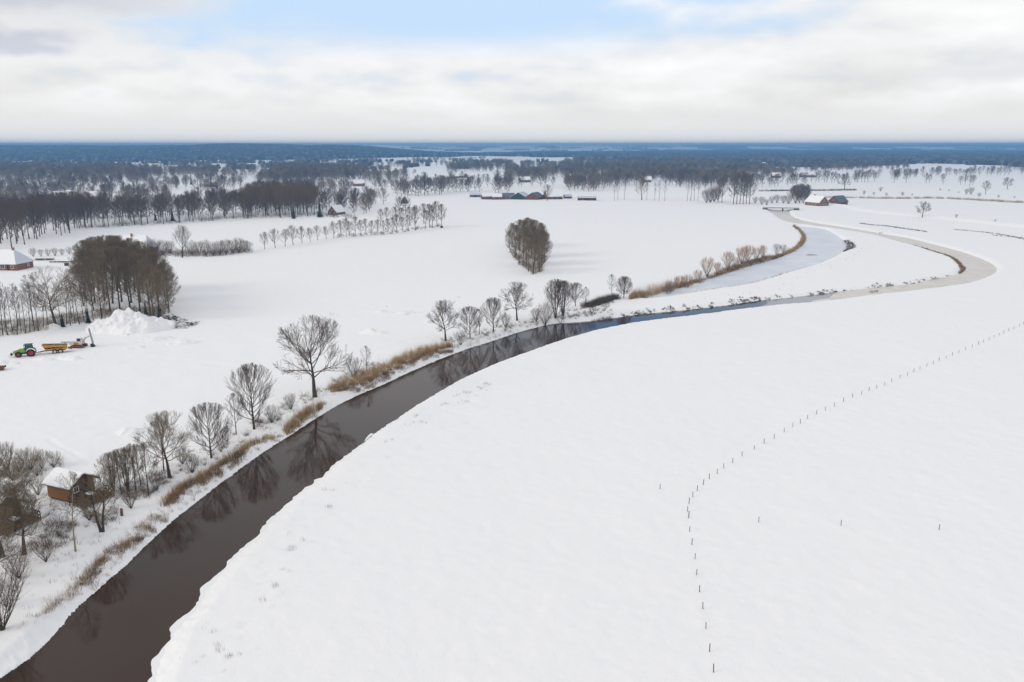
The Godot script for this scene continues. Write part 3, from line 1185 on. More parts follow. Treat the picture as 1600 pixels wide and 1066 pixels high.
func materials() -> void:
	var snow := mat("snow", Color(0.88, 0.88, 0.882), 0.75, 0.25)
	snow.normal_enabled = true
	snow.normal_texture = noise_texture(11, 0.006, 6, true, 1024, 5.0, true)
	snow.normal_scale = 0.5
	snow.uv1_triplanar = true
	snow.uv1_world_triplanar = true
	snow.uv1_scale = Vector3.ONE / 26.0
	mat("heap_snow", Color(0.86, 0.86, 0.86), 0.8, 0.25)
	mat("roof_snow", Color(0.88, 0.885, 0.9), 0.8, 0.25)
	var water := mat("water", Color(0.045, 0.024, 0.012), 0.06, 0.28)
	water.normal_enabled = true
	water.normal_texture = noise_texture(21, 0.012, 3, true, 512, 2.0)
	water.normal_scale = 0.035
	water.uv1_triplanar = true
	water.uv1_world_triplanar = true
	water.uv1_scale = Vector3.ONE / 14.0
	var ice := mat("river_ice", Color.WHITE, 0.35, 0.4)
	ice.albedo_texture = ramp_texture(31, 0.008, 4, Color(0.58, 0.53, 0.46), Color(0.70, 0.66, 0.60))
	ice.uv1_triplanar = true
	ice.uv1_world_triplanar = true
	ice.uv1_scale = Vector3.ONE / 40.0
	var pond_ice := mat("pond_ice", Color.WHITE, 0.5, 0.3)
	pond_ice.albedo_texture = ramp_texture(33, 0.006, 4, Color(0.62, 0.66, 0.72), Color(0.74, 0.77, 0.82))
	pond_ice.uv1_triplanar = true
	pond_ice.uv1_world_triplanar = true
	pond_ice.uv1_scale = Vector3.ONE / 60.0
	mottled("bark", Color(0.045, 0.034, 0.024), Color(0.11, 0.085, 0.06), 0.6)
	mottled("birch_bark", Color(0.20, 0.16, 0.09), Color(0.42, 0.36, 0.24), 0.9)
	mat("twigs", Color(0.125, 0.088, 0.060))
	mat("birch_twigs", Color(0.17, 0.115, 0.072))
	mat("olive_twigs", Color(0.20, 0.148, 0.084))
	mat("willow_twigs", Color(0.34, 0.18, 0.08))
	mat("grey_twigs", Color(0.165, 0.132, 0.104))
	mat("red_leaves", Color(0.15, 0.07, 0.05))
	mat("needles", Color(0.018, 0.030, 0.020))
	mat("reed_straw", Color(0.44, 0.285, 0.12))
	mat("reed_brown", Color(0.29, 0.175, 0.075))
	mat("reed_pale", Color(0.52, 0.40, 0.25))
	mat("sedge", Color(0.085, 0.062, 0.038))
	mat("weeds", Color(0.16, 0.11, 0.07))
	mat("tinted", Color.WHITE).vertex_color_use_as_albedo = true
	mat("wood_far", Color(0.050, 0.048, 0.052))
	mat("wood_dark", Color(0.022, 0.032, 0.040))
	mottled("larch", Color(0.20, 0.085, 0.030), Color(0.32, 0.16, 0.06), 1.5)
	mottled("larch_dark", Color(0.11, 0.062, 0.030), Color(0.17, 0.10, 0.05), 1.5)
	mottled("dark_timber", Color(0.045, 0.030, 0.020), Color(0.08, 0.055, 0.036), 1.2)
	mottled("brick", Color(0.19, 0.085, 0.056), Color(0.28, 0.135, 0.09), 0.6)
	mottled("red_brick", Color(0.13, 0.058, 0.046), Color(0.21, 0.095, 0.072), 0.6)
	mottled("brown_brick", Color(0.17, 0.085, 0.055), Color(0.27, 0.15, 0.10), 0.6)
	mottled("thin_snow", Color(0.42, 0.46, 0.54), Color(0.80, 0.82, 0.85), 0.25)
	mottled("slate", Color(0.06, 0.08, 0.11), Color(0.22, 0.25, 0.30), 0.2)
	mat("chimney_brick", Color(0.30, 0.13, 0.07))
	mat("white_paint", Color(0.78, 0.78, 0.76), 0.5)
	mat("green_paint", Color(0.03, 0.065, 0.052), 0.5)
	mat("glass", Color(0.03, 0.04, 0.05), 0.08, 0.6)
	mat("steel", Color(0.4, 0.4, 0.42), 0.4)
	mat("rubber", Color(0.022, 0.020, 0.019), 0.85)
	mottled("dark_steel", Color(0.03, 0.028, 0.028), Color(0.07, 0.06, 0.055), 1.0, 0.6)
	mottled("grey_steel", Color(0.22, 0.24, 0.23), Color(0.40, 0.42, 0.41), 0.8, 0.6)
	mottled("red_paint", Color(0.30, 0.025, 0.020), Color(0.40, 0.05, 0.035), 1.0, 0.5)
	mottled("red_steel", Color(0.16, 0.030, 0.022), Color(0.26, 0.06, 0.04), 1.0, 0.6)
	mottled("lime_paint", Color(0.20, 0.40, 0.035), Color(0.30, 0.50, 0.06), 1.0, 0.4)
	mottled("cab_green", Color(0.02, 0.08, 0.07), Color(0.04, 0.12, 0.10), 1.0, 0.4)
	mottled("yellow_paint", Color(0.50, 0.24, 0.02), Color(0.66, 0.36, 0.06), 0.8, 0.5)
	mottled("orange_paint", Color(0.42, 0.16, 0.05), Color(0.55, 0.26, 0.10), 0.8, 0.6)
	mottled("pale_paint", Color(0.50, 0.47, 0.42), Color(0.68, 0.65, 0.60), 0.8, 0.6)
	mottled("rust", Color(0.10, 0.05, 0.03), Color(0.22, 0.10, 0.05), 0.8)
	mottled("dark_soil", Color(0.03, 0.022, 0.016), Color(0.40, 0.38, 0.36), 0.7)
	mottled("concrete", Color(0.30, 0.29, 0.27), Color(0.42, 0.41, 0.39), 0.4)
	mottled("concrete_dark", Color(0.08, 0.07, 0.06), Color(0.16, 0.15, 0.13), 0.4)
	mottled("post_wood", Color(0.10, 0.055, 0.035), Color(0.20, 0.12, 0.075), 2.0)


func build_land() -> void:
	river = river_left.duplicate()
	river.append_array(river_right)
	river = _closed_smooth(river, 2.2)
	pond = _closed_smooth(pond_line, 2.2)
	structure("snow_ground", ground_mesh(), mats.snow, "wide snow-covered fields, banks and far low hills", "ground")
	var wide := Geometry2D.offset_polygon(river, 2.4)
	structure("river_water", sheet(wide[0], WATER_Y), mats.water, "brown open water of the winding river", "water")
	# skim ice on the far bend, up to the bridge
	var cut := PackedVector2Array([Vector2(129.89, -310.36), Vector2(115.38, -287.92), Vector2(108.39, -275.41), Vector2(101.02, -270.70), Vector2(95.39, -259.56), Vector2(95.71, -239.72), Vector2(165.19, -259.56), Vector2(227.09, -343.62), Vector2(273.97, -503.0), Vector2(280.96, -809.6), Vector2(237.26, -809.6), Vector2(167.48, -567.9), Vector2(183.15, -535.7), Vector2(197.62, -488.0), Vector2(202.20, -403.6), Vector2(198.84, -367.08), Vector2(184.36, -336.43), Vector2(168.94, -319.67), Vector2(145.68, -307.38)])
	var frozen := Geometry2D.intersect_polygons(wide[0], cut)
	for f in frozen:
		if f.size() > 20:
			structure("river_ice", sheet(f, WATER_Y + 0.03), mats.river_ice, "beige sheet of thin ice on the far bend of the river", "ice")
	var thin := mat("thin_ice", Color(0.23, 0.225, 0.245), 0.14, 0.4)
	for f in Geometry2D.intersect_polygons(wide[0], PackedVector2Array([Vector2(92.64, -310.36), Vector2(84.59, -266.14), Vector2(79.70, -259.56), Vector2(79.44, -239.72), Vector2(95.39, -259.56), Vector2(101.02, -270.70), Vector2(108.39, -275.41), Vector2(115.38, -287.92), Vector2(129.89, -310.36)])):
		if f.size() > 4:
			structure("thin_ice", sheet(f, WATER_Y + 0.012), thin, "dark glassy new ice between the open water and the beige ice", "ice")
	var wider := Geometry2D.offset_polygon(pond, 2.4)
	structure("pond_ice", sheet(wider[0], WATER_Y + 0.05), mats.pond_ice, "pale snow-dusted ice of the frozen side arm", "ice")
	var hole := PackedVector2Array([Vector2(139.47, -387.74), Vector2(141.98, -390.54), Vector2(144.62, -389.37), Vector2(145.38, -387.28), Vector2(142.60, -385.44), Vector2(139.88, -385.44)])
	structure("melt_pool", sheet(hole, WATER_Y + 0.09), mats.water, "small dark pool of open water in the frozen side arm", "water")
	shelf_ice()


func _closed_smooth(ring: PackedVector2Array, step: float) -> PackedVector2Array:
	var line := ring.duplicate()
	var pts := smooth_line(line, step)
	return pts


# a ragged ledge of white ice along the near right bank
func shelf_ice() -> void:
	var line := smooth_line(PackedVector2Array([Vector2(-25.04, -140.33), Vector2(-27.49, -130.23), Vector2(-29.17, -123.93), Vector2(-30.62, -117.78), Vector2(-32.85, -110.61), Vector2(-33.33, -104.78), Vector2(-33.87, -101.50), Vector2(-34.85, -97.00), Vector2(-35.31, -94.14), Vector2(-36.10, -87.39), Vector2(-36.07, -83.12), Vector2(-36.36, -79.81), Vector2(-36.17, -76.27), Vector2(-35.72, -72.47), Vector2(-35.34, -69.95), Vector2(-34.25, -61.68)]), 0.3)
	var b := Buf.new()
	var n := line.size()
	for k in n:
		var d := (line[mini(k + 1, n - 1)] - line[maxi(k - 1, 0)]).normalized()
		var side := -d.orthogonal()
		var big := smoothstep(0.0, 0.25, float(k) / n)
		var outward := (0.3 + 0.45 * rough.get_noise_1d(k * 0.16) + 0.8 * soft.get_noise_1d(k * 0.7)) * big
		var toward: Vector2 = line[k] + Vector2(side.x, side.y) * maxf(outward, -0.9)
		var back: Vector2 = line[k] - Vector2(side.x, side.y) * lerpf(-0.6, 2.6, big)
		for p in [[toward, -0.08], [toward, 0.07], [back, 0.09]]:
			b.v.append(Vector3(p[0].x, WATER_Y + p[1], p[0].y))
			b.n.append(Vector3.UP if p[1] > 0.0 else Vector3(side.x, 0.2, side.y).normalized())
	for k in n - 1:
		for q in 2:
			var a := k * 3 + q
			var f := (b.v[a + 4] - b.v[a]).cross(b.v[a + 1] - b.v[a])
			var flip := f.dot(b.n[a + 1]) < 0.0
			b.i.append_array([a, a + 1, a + 4, a, a + 4, a + 3] if not flip else [a, a + 4, a + 1, a, a + 3, a + 4])
	structure("shore_ice", b.mesh(), mats.heap_snow, "ragged ledge of white ice along the open water", "ice")


func make_moulds() -> void:
	mould("oak", 2, {"high": 17.0, "fork": 0.26, "lead": 0.55, "r0": 0.48, "limbs": 14, "tilt": Vector2(28, 80), "cy": 0.60, "rx": 0.51, "ry": 0.43, "counts": [9, 8, 6], "shares": [0.55, 0.5, 0.42], "bend": 0.26, "rise": 0.06, "twig": 0.019, "sides": [10, 6, 4, 3]}, 101)
	mould("round", 3, {"high": 14.0, "fork": 0.15, "lead": 0.75, "r0": 0.26, "limbs": 24, "tilt": Vector2(26, 76), "cy": 0.56, "rx": 0.46, "ry": 0.46, "counts": [8, 6, 4], "shares": [0.6, 0.5, 0.42], "bend": 0.12, "rise": 0.14, "twig": 0.018, "open": Vector2(20, 45)}, 202)
	mould("slender", 2, {"high": 10.0, "fork": 0.22, "lead": 0.85, "r0": 0.13, "limbs": 14, "tilt": Vector2(15, 60), "cy": 0.6, "rx": 0.26, "ry": 0.42, "counts": [6, 4, 3], "bend": 0.14, "twig": 0.016}, 303)
	mould("birch", 1, {"high": 11.0, "fork": 0.35, "lead": 0.92, "r0": 0.12, "limbs": 16, "tilt": Vector2(15, 62), "cy": 0.66, "rx": 0.2, "ry": 0.36, "counts": [6, 4, 3], "bend": 0.14, "rise": 0.02, "twig": 0.014, "lean": 0.05}, 404)
	mould("forked", 1, {"high": 8.0, "fork": 0.25, "lead": 0.8, "r0": 0.2, "limbs": 18, "stems": 2, "tilt": Vector2(15, 60), "cy": 0.62, "rx": 0.42, "ry": 0.4, "counts": [7, 5, 4], "bend": 0.2, "twig": 0.016}, 505)
	mould("alder", 2, {"high": 10.0, "fork": 0.12, "lead": 0.85, "r0": 0.13, "limbs": 40, "stems": 5, "tilt": Vector2(12, 50), "cy": 0.56, "rx": 0.42, "ry": 0.46, "counts": [5, 4, 3], "bend": 0.14, "rise": 0.12, "twig": 0.017}, 606)
	mould("bush", 3, {"high": 4.0, "fork": 0.12, "lead": 0.8, "r0": 0.035, "limbs": 52, "stems": 13, "splay": 0.8, "tilt": Vector2(8, 50), "cy": 0.5, "rx": 0.6, "ry": 0.55, "counts": [6], "shares": [0.55], "bend": 0.2, "rise": 0.1, "twig": 0.012, "sides": [4, 3, 3, 3]}, 707)
	mould("willow", 4, {"high": 6.0, "fork": 0.10, "lead": 0.9, "r0": 0.045, "limbs": 60, "stems": 12, "splay": 0.66, "tilt": Vector2(4, 40), "cy": 0.55, "rx": 0.5, "ry": 0.56, "counts": [5], "shares": [0.6], "bend": 0.2, "rise": 0.1, "twig": 0.021, "sides": [4, 3, 3, 3], "open": Vector2(12, 34)}, 808)
	# taller woodland trees, a little coarser: they stand 200 to 500 m away
	mould("beech", 5, {"high": 21.0, "fork": 0.24, "lead": 0.88, "r0": 0.30, "limbs": 26, "tilt": Vector2(10, 66), "cy": 0.60, "rx": 0.33, "ry": 0.42, "counts": [8, 6, 3], "shares": [0.6, 0.5, 0.45], "bend": 0.15, "rise": 0.10, "twig": 0.026, "sides": [6, 4, 3, 3]}, 909)
	mould("low_beech", 4, {"high": 19.0, "fork": 0.13, "lead": 0.85, "r0": 0.28, "limbs": 30, "tilt": Vector2(10, 74), "cy": 0.55, "rx": 0.33, "ry": 0.46, "counts": [8, 6, 3], "shares": [0.6, 0.5, 0.45], "bend": 0.16, "rise": 0.09, "twig": 0.024, "sides": [6, 4, 3, 3]}, 959)
	mould("field_tree", 4, {"high": 14.0, "fork": 0.22, "lead": 0.7, "r0": 0.26, "limbs": 16, "tilt": Vector2(12, 64), "cy": 0.60, "rx": 0.38, "ry": 0.42, "counts": [7, 6], "shares": [0.6, 0.5], "bend": 0.16, "rise": 0.1, "twig": 0.035, "sides": [6, 4, 3, 3]}, 1010)
	mould("wood_tree", 5, {"high": 19.0, "fork": 0.24, "lead": 0.9, "r0": 0.25, "limbs": 26, "tilt": Vector2(14, 66), "cy": 0.60, "rx": 0.30, "ry": 0.41, "counts": [6, 6], "shares": [0.6, 0.5], "bend": 0.16, "rise": 0.1, "twig": 0.04, "sides": [5, 3, 3, 3]}, 1111)
	mould("thin_tree", 3, {"high": 11.0, "fork": 0.4, "lead": 0.92, "r0": 0.11, "limbs": 13, "tilt": Vector2(15, 55), "cy": 0.68, "rx": 0.16, "ry": 0.34, "counts": [5, 4], "shares": [0.6, 0.5], "bend": 0.16, "rise": 0.1, "twig": 0.02, "sides": [5, 3, 3, 3], "lean": 0.05}, 1212)
	mould("far_tree", 6, {"high": 16.0, "fork": 0.16, "lead": 0.8, "r0": 0.24, "limbs": 20, "tilt": Vector2(12, 72), "cy": 0.57, "rx": 0.40, "ry": 0.44, "counts": [13], "shares": [0.6], "bend": 0.18, "rise": 0.1, "twig": 0.085, "sides": [4, 3, 3, 3]}, 1313)
	moulds["conifer"] = [conifer_mesh(51), conifer_mesh(52)]


func river_bank_trees() -> void:
	var a: Array = [Vector3(-40.14, 17.09, -159.57)]
	plant("oak", a[0], "largest spreading bare oak on the river bank, alone above tall reeds", "bare_oak", "tree", "", "bark", "twigs", 0.6)
	a = [Vector3(-46.67, 12.46, -140.44)]
	plant("round", a[0], "big rounded bare tree on the bank, next downstream of the spreading oak")
	a = [Vector3(-49.03, 7.84, -137.75)]
	plant("slender", a[0], "slim bare tree close beside the big rounded bank tree")
	a = [Vector3(-49.47, 9.64, -126.56)]
	plant("round", a[0], "rounded bare tree with short trunk, between slim tree and wide-limbed tree")
	a = [Vector3(-53.00, 10.81, -118.42)]
	plant("oak", a[0], "wide-limbed bare tree on the bank above long reed strip", "bare_oak", "tree", "", "bark", "olive_twigs", 2.0)
	a = [Vector3(-54.95, 9.03, -120.98)]
	plant("slender", a[0], "ivy-dark slim stem standing against the wide-limbed bank tree")
	a = [Vector3(-53.29, 8.35, -111.51)]
	plant("slender", a[0], "leaning small bare tree nearest the cabin thicket, upstream side")
	a = [Vector3(-54.30, 8.21, -99.60)]
	plant("forked", a[0], "twin-trunked bare tree in front of the cabin terrace", "bare_tree", "tree", "", "bark", "olive_twigs", 0.3)
	a = [Vector3(-55.01, 10.83, -94.18)]
	plant("birch", a[0], "thin pale yellowish birch in front of the cabin wall", "bare_birch", "tree", "", "birch_bark", "birch_twigs")
	a = [Vector3(-63.36, 11.41, -92.78)]
	plant("oak", a[0], "low spreading bare tree at the frame edge, boughs over second hut", "bare_oak", "tree", "", "bark", "twigs", 1.0)
	for p in [[[Vector3(-59.88, 10.34, -84.83)], "wide low bare tree at the frame edge on the near bank slope"], [[Vector3(-68.61, 11.29, -97.88)], "tall bare tree at the frame edge behind the half-seen hut"], [[Vector3(-61.03, 9.96, -93.43)], "crooked bare tree below the half-seen hut's terrace"], [[Vector3(-69.69, 7.17, -105.92)], "bare tree between the cabin and the half-seen hut"]]:
		plant("oak", p[0][0], p[1], "bare_oak", "tree", "", "bark", "olive_twigs")
	for p in [[[Vector3(-65.98, 3.78, -103.51)], "bare bush in front of the half-seen hut's terrace"], [[Vector3(-57.24, 3.60, -91.50)], "bare bush on the bank between birch and frame edge"], [[Vector3(-58.31, 3.90, -87.69)], "bare bush on the bank slope below the half-seen hut"], [[Vector3(-59.48, 3.28, -98.60)], "bare bush behind the pale birch"], [[Vector3(-56.11, 3.53, -81.49)], "bare bush below the frame-edge trees, nearest the waterline"], [[Vector3(-69.31, 3.31, -111.29)], "bare bush at the field corner of the cabin"], [[Vector3(-60.18, 3.90, -114.75)], "bare bush behind the cabin terrace railing"], [[Vector3(-52.94, 3.06, -113.58)], "bare bush under the wide-limbed tree, cabin side"], [[Vector3(-53.07, 3.28, -123.64)], "bare bush under the wide-limbed tree, upstream side"], [[Vector3(-49.31, 3.27, -133.87)], "low bare bush behind the slim tree"], [[Vector3(-57.62, 3.29, -102.92)], "bare bush under the cabin terrace"], [[Vector3(-53.77, 3.59, -106.96)], "bare bush beside the short stump"], [[Vector3(-50.21, 3.52, -120.20)], "bare bush between the wide-limbed and the rounded bank tree"], [[Vector3(-48.84, 3.40, -129.31)], "bare bush between the rounded tree and the slim tree"], [[Vector3(-44.43, 3.72, -143.96)], "bare bush between the big rounded tree and the golden clump"], [[Vector3(-42.85, 3.63, -151.49)], "bare bush left of the spreading oak's trunk"], [[Vector3(-13.18, 4.39, -204.94)], "bare bush beside the gnarled bank tree"], [[Vector3(-1.80, 4.40, -224.66)], "bare bush between the fan-shaped tree and the lone bank oak"], [[Vector3(7.08, 4.55, -233.23)], "bare bush next to the reddish bush"], [[Vector3(24.35, 3.56, -244.38)], "bare bush before the brown hedge mound"]]:
		plant("bush", p[0][0], p[1], "bare_bush", "bush", "", "bark", "twigs")
	a = [Vector3(-53.92, 7.82, -77.18)]
	plant("bush", a[0], "dense dark bush on the bank nearest the viewer", "bare_bush", "bush")
	var k := 0
	for p in [Vector3(-57.45, 7.20, -111.97), Vector3(-56.92, 7.15, -112.88), Vector3(-56.09, 7.38, -113.58), Vector3(-59.01, 6.35, -112.88), Vector3(-55.85, 6.94, -114.75)]:
		plant("alder" if k % 2 else "slender", p, "bare thicket tree behind the cabin terrace, %s counted away from the cabin" % ["second", "third", "fourth", "first", "fifth"][k], "thicket_tree", "tree", "thicket behind the terrace", "bark", "olive_twigs")
		k += 1
	k = 0
	for p in [Vector3(-80.84, 5.11, -120.20), Vector3(-79.60, 5.03, -120.98), Vector3(-77.33, 4.26, -120.20), Vector3(-75.97, 4.07, -120.98), Vector3(-74.54, 3.55, -121.50), Vector3(-72.90, 3.14, -122.03), Vector3(-76.25, 3.85, -116.68), Vector3(-73.51, 3.48, -118.42)]:
		plant("bush", p, "brown leafless bush of the hedge behind the cabin, %s one" % ordinal(k), "bare_bush", "bush", "hedge bushes behind the cabin", "bark", "olive_twigs")
		k += 1
	# upstream of the oak
	for p in [["slender", [Vector3(-32.79, 6.25, -178.12)], "thin sapling among the tall reeds just past the spreading oak"], ["bush", [Vector3(-34.70, 5.22, -172.93)], "thin bare bush between the spreading oak and the reed bed"],
			["oak", [Vector3(-17.39, 11.09, -209.19)], "gnarled wide bare tree at the upstream end of the long reed bed"], ["round", [Vector3(-11.15, 8.84, -212.12)], "small upright bare tree next upstream of the gnarled tree"],
			["slender", [Vector3(-8.86, 7.08, -216.66)], "slim dark tree squeezed between two rounded bank trees"], ["round", [Vector3(-5.11, 9.65, -219.79)], "low-branching fan-shaped bare tree on the bank"],
			["oak", [Vector3(1.50, 11.64, -234.57)], "evenly rounded bare oak standing by itself on the bank crest"], ["alder", [Vector3(12.90, 12.07, -237.76)], "tallest many-stemmed tree of the clump at the river narrows"],
			["alder", [Vector3(15.35, 11.05, -240.55)], "second many-stemmed tree in the clump at the narrows"], ["round", [Vector3(20.20, 7.84, -256.59)], "rounded tree behind the clump at the narrows"],
			["slender", [Vector3(14.29, 6.23, -232.35)], "small twisted trunk leaning over the water below the clump"], ["slender", [Vector3(34.06, 7.38, -275.40)], "bare grey tree beside the russet-leaved oak"], ["slender", [Vector3(23.46, 6.40, -256.59)], "thin bare tree behind the brown hedge mound"]]:
		plant(p[0], p[1][0], p[2])
	for p in [Vector3(9.65, 7.16, -232.35)]:
		plant("bush", p, "reddish bare bush at the foot of the many-stemmed clump", "bare_bush", "bush", "", "bark", "red_leaves")
	# an oak that kept its russet leaves
	var at: Array = [Vector3(37.41, 7.57, -270.01)]
	var o := plant("round", at[0], "small oak still holding russet brown leaves", "russet_oak")
	rng.seed = 77
	var b := Buf.new()
	for n in 1700:
		var d := Vector3(spread(-1, 1), spread(-0.8, 1), spread(-1, 1))
		if d.length() > 1.0:
			continue
		var p := Vector3(0, 7.6, 0) + d.normalized() * pow(d.length(), 0.5) * Vector3(5.6, 5.4, 5.6)
		b.twig(p, p + Vector3(spread(-1, 1), spread(-1, 0.4), spread(-1, 1)) * 0.5, 0.12)
	var leaves := put("dry_leaves", b.mesh(), mats.red_leaves, o)
	leaves.set_meta("kind", "stuff")
	k = 0
	for p in [Vector3(44.23, 3.31, -274.79), Vector3(56.42, 5.74, -287.48), Vector3(61.23, 6.12, -295.65), Vector3(64.33, 6.62, -297.06), Vector3(70.67, 5.88, -308.77), Vector3(76.87, 8.59, -319.78), Vector3(88.86, 8.71, -335.09), Vector3(98.71, 8.52, -349.94), Vector3(102.84, 8.38, -355.84), Vector3(108.23, 6.54, -361.94), Vector3(112.95, 6.64, -368.24), Vector3(124.19, 5.71, -383.81), Vector3(129.77, 4.59, -390.87), Vector3(54.79, 4.76, -283.56), Vector3(82.12, 5.91, -324.73), Vector3(93.73, 5.91, -340.52)]:
		var grey := k in [1, 11, 12, 0, 13]
		plant("bush" if grey else "willow", p, ("%s bare bush" if grey else "%s upright orange-twigged willow shrub") % ordinal(k) + " along the frozen side arm, counted from the river", "bare_bush" if grey else "willow_shrub", "shrub", "shrubs along the frozen side arm", "bark", "grey_twigs" if grey else "willow_twigs")
		k += 1
	var post := thing("stump", "short grey-brown wooden stump beside the twin-trunked tree", "stump", spot(Vector2(-53.94, -104.50)))
	var sb := Buf.new()
	sb.lathe([Vector2(0.24, -0.2), Vector2(0.2, 0.0), Vector2(0.18, 1.05), Vector2(0.1, 1.15), Vector2(0, 1.15)], 9, Vector3.ZERO, Vector3(0.04, 1, 0.02))
	put("trunk", sb.mesh(), mats.post_wood, post)


func reeds_and_tufts() -> void:
	var reed := tuft_mesh(22, 1.9, 0.5, 0.24, 0.017, 61)
	var plume := tuft_mesh(7, 2.5, 0.5, 0.2, 0.018, 65)
	var bramble := tuft_mesh(30, 1.3, 0.5, 1.0, 0.014, 66)
	var brown := tuft_mesh(22, 1.15, 0.45, 0.55, 0.018, 62)
	var sedge := tuft_mesh(18, 0.7, 0.35, 0.6, 0.022, 63)
	var weed := tuft_mesh(9, 0.75, 0.4, 0.4, 0.011, 64)
	rng.seed = 64
	var straw := [Color(0.44, 0.285, 0.12), Color(0.36, 0.22, 0.085), Color(0.50, 0.36, 0.19), Color(0.26, 0.15, 0.06), Color(0.42, 0.26, 0.10)]
	var umber := [Color(0.29, 0.175, 0.075), Color(0.20, 0.12, 0.055), Color(0.38, 0.25, 0.12), Color(0.13, 0.08, 0.045), Color(0.24, 0.13, 0.055)]
	var pale := [Color(0.52, 0.40, 0.25), Color(0.60, 0.50, 0.36), Color(0.42, 0.30, 0.17)]
	var dark := [Color(0.085, 0.062, 0.038), Color(0.14, 0.10, 0.06), Color(0.06, 0.045, 0.03)]
	scatter("reed_bed", reed, mats.tinted, band(PackedVector2Array([Vector2(-38.16, -164.26), Vector2(-34.78, -167.53), Vector2(-31.25, -174.97), Vector2(-28.07, -182.50), Vector2(-24.63, -190.65), Vector2(-20.44, -198.20), Vector2(-15.51, -202.87)]), 2.6, 7.4, Vector2(0.6, 1.26)), "long golden reed bed on the bank upstream of the spreading oak", "reeds", straw)
	scatter("reed_bed", brown, mats.tinted, band(PackedVector2Array([Vector2(-37.20, -162.90), Vector2(-33.65, -165.18), Vector2(-30.04, -171.93), Vector2(-26.95, -179.74), Vector2(-23.44, -187.07), Vector2(-19.66, -194.99), Vector2(-15.10, -199.51)]), 1.6, 6.8, Vector2(0.52, 1.32)), "brown lower fringe of the long golden reed bed", "reeds", umber)
	scatter("reed_bed", reed, mats.tinted, band(PackedVector2Array([Vector2(-40.70, -139.76), Vector2(-40.28, -143.96), Vector2(-39.60, -148.39), Vector2(-38.50, -151.49), Vector2(-37.61, -154.71)]), 1.1, 9.3, Vector2(0.52, 1.1)), "short bright golden reed clump below the spreading oak's trunk", "reeds", straw)
	scatter("reed_bed", reed, mats.tinted, band(PackedVector2Array([Vector2(-45.75, -128.72), Vector2(-45.21, -131.40), Vector2(-44.33, -133.87), Vector2(-43.22, -135.78), Vector2(-42.04, -136.76)]), 0.9, 6.2, Vector2(0.38, 0.94)), "loose reed strip between the golden clump and the long brown strip", "reeds", straw)
	scatter("reed_bed", brown, mats.tinted, band(PackedVector2Array([Vector2(-49.41, -108.01), Vector2(-49.18, -110.62), Vector2(-48.83, -114.04), Vector2(-47.90, -116.68), Vector2(-47.11, -119.94), Vector2(-46.50, -122.83), Vector2(-45.74, -126.42), Vector2(-44.99, -129.01)]), 1.3, 6.8, Vector2(0.6, 1.43)), "long brown reed strip below the rounded bank trees", "reeds", umber)
	scatter("reed_bed", reed, mats.tinted, band(PackedVector2Array([Vector2(-49.93, -110.18), Vector2(-49.40, -114.28), Vector2(-48.35, -118.42), Vector2(-47.35, -122.03), Vector2(-46.65, -124.46)]), 0.9, 3.7, Vector2(0.38, 0.94)), "straw-coloured upper fringe of the long brown reed strip", "reeds", straw)
	scatter("reed_bed", brown, mats.tinted, band(PackedVector2Array([Vector2(-50.45, -85.67), Vector2(-50.42, -88.57), Vector2(-50.39, -91.65), Vector2(-50.04, -94.59), Vector2(-49.34, -97.17), Vector2(-48.89, -98.96)]), 0.8, 7.4, Vector2(0.45, 1.1)), "narrow brown reed strip at the water in front of the birch", "reeds", umber)
	scatter("reed_bed", brown, mats.tinted, band(PackedVector2Array([Vector2(-50.13, -100.81), Vector2(-49.35, -101.57), Vector2(-48.15, -101.19)]), 0.6, 7.4, Vector2(0.45, 0.99)), "small bent tuft of brown grass beside the narrow reed strip", "reeds", umber)
	scatter("reed_bed", brown, mats.tinted, band(PackedVector2Array([Vector2(-50.00, -104.30), Vector2(-49.20, -104.90), Vector2(-47.88, -104.30)]), 0.7, 6.2, Vector2(0.45, 0.99)), "small snowy tuft of brown grass before the long brown strip", "reeds", umber)
	scatter("reed_bed", brown, mats.tinted, band(PackedVector2Array([Vector2(23.08, -254.47), Vector2(26.74, -258.73), Vector2(30.43, -264.26), Vector2(34.92, -270.01)]), 2.4, 9.9, Vector2(0.9, 2.2)), "dark brown hedge-like mound of stalks at the river narrows", "reeds", dark)
	scatter("reed_bed", brown, mats.weeds, band(PackedVector2Array([Vector2(23.72, -237.76), Vector2(26.66, -238.68), Vector2(29.85, -241.50)]), 1.2, 5.0, Vector2(0.6, 1.54)), "thin brown weeds at the waterline below the dark mound", "reeds")
	scatter("reed_bed", reed, mats.tinted, band(PackedVector2Array([Vector2(39.31, -267.68), Vector2(43.57, -274.79), Vector2(48.52, -281.00), Vector2(54.85, -288.81), Vector2(61.04, -297.06)]), 2.6, 6.8, Vector2(0.68, 1.65)), "bright ochre reed bed at the tip of the frozen side arm", "reeds", straw)
	scatter("reed_bed", brown, mats.tinted, band(PackedVector2Array([Vector2(59.60, -295.65), Vector2(65.77, -302.81), Vector2(73.81, -311.84), Vector2(85.70, -329.83), Vector2(98.46, -348.02), Vector2(111.41, -364.02), Vector2(126.89, -383.81)]), 2.0, 5.0, Vector2(0.68, 1.98)), "dark brown undergrowth on the bank of the frozen side arm", "reeds", umber)
	scatter("reed_bed", reed, mats.tinted, band(PackedVector2Array([Vector2(60.77, -295.65), Vector2(66.48, -302.81), Vector2(72.96, -310.30)]), 2.2, 7.4, Vector2(0.75, 1.65)), "ochre reed patch among the willow shrubs", "reeds", straw)
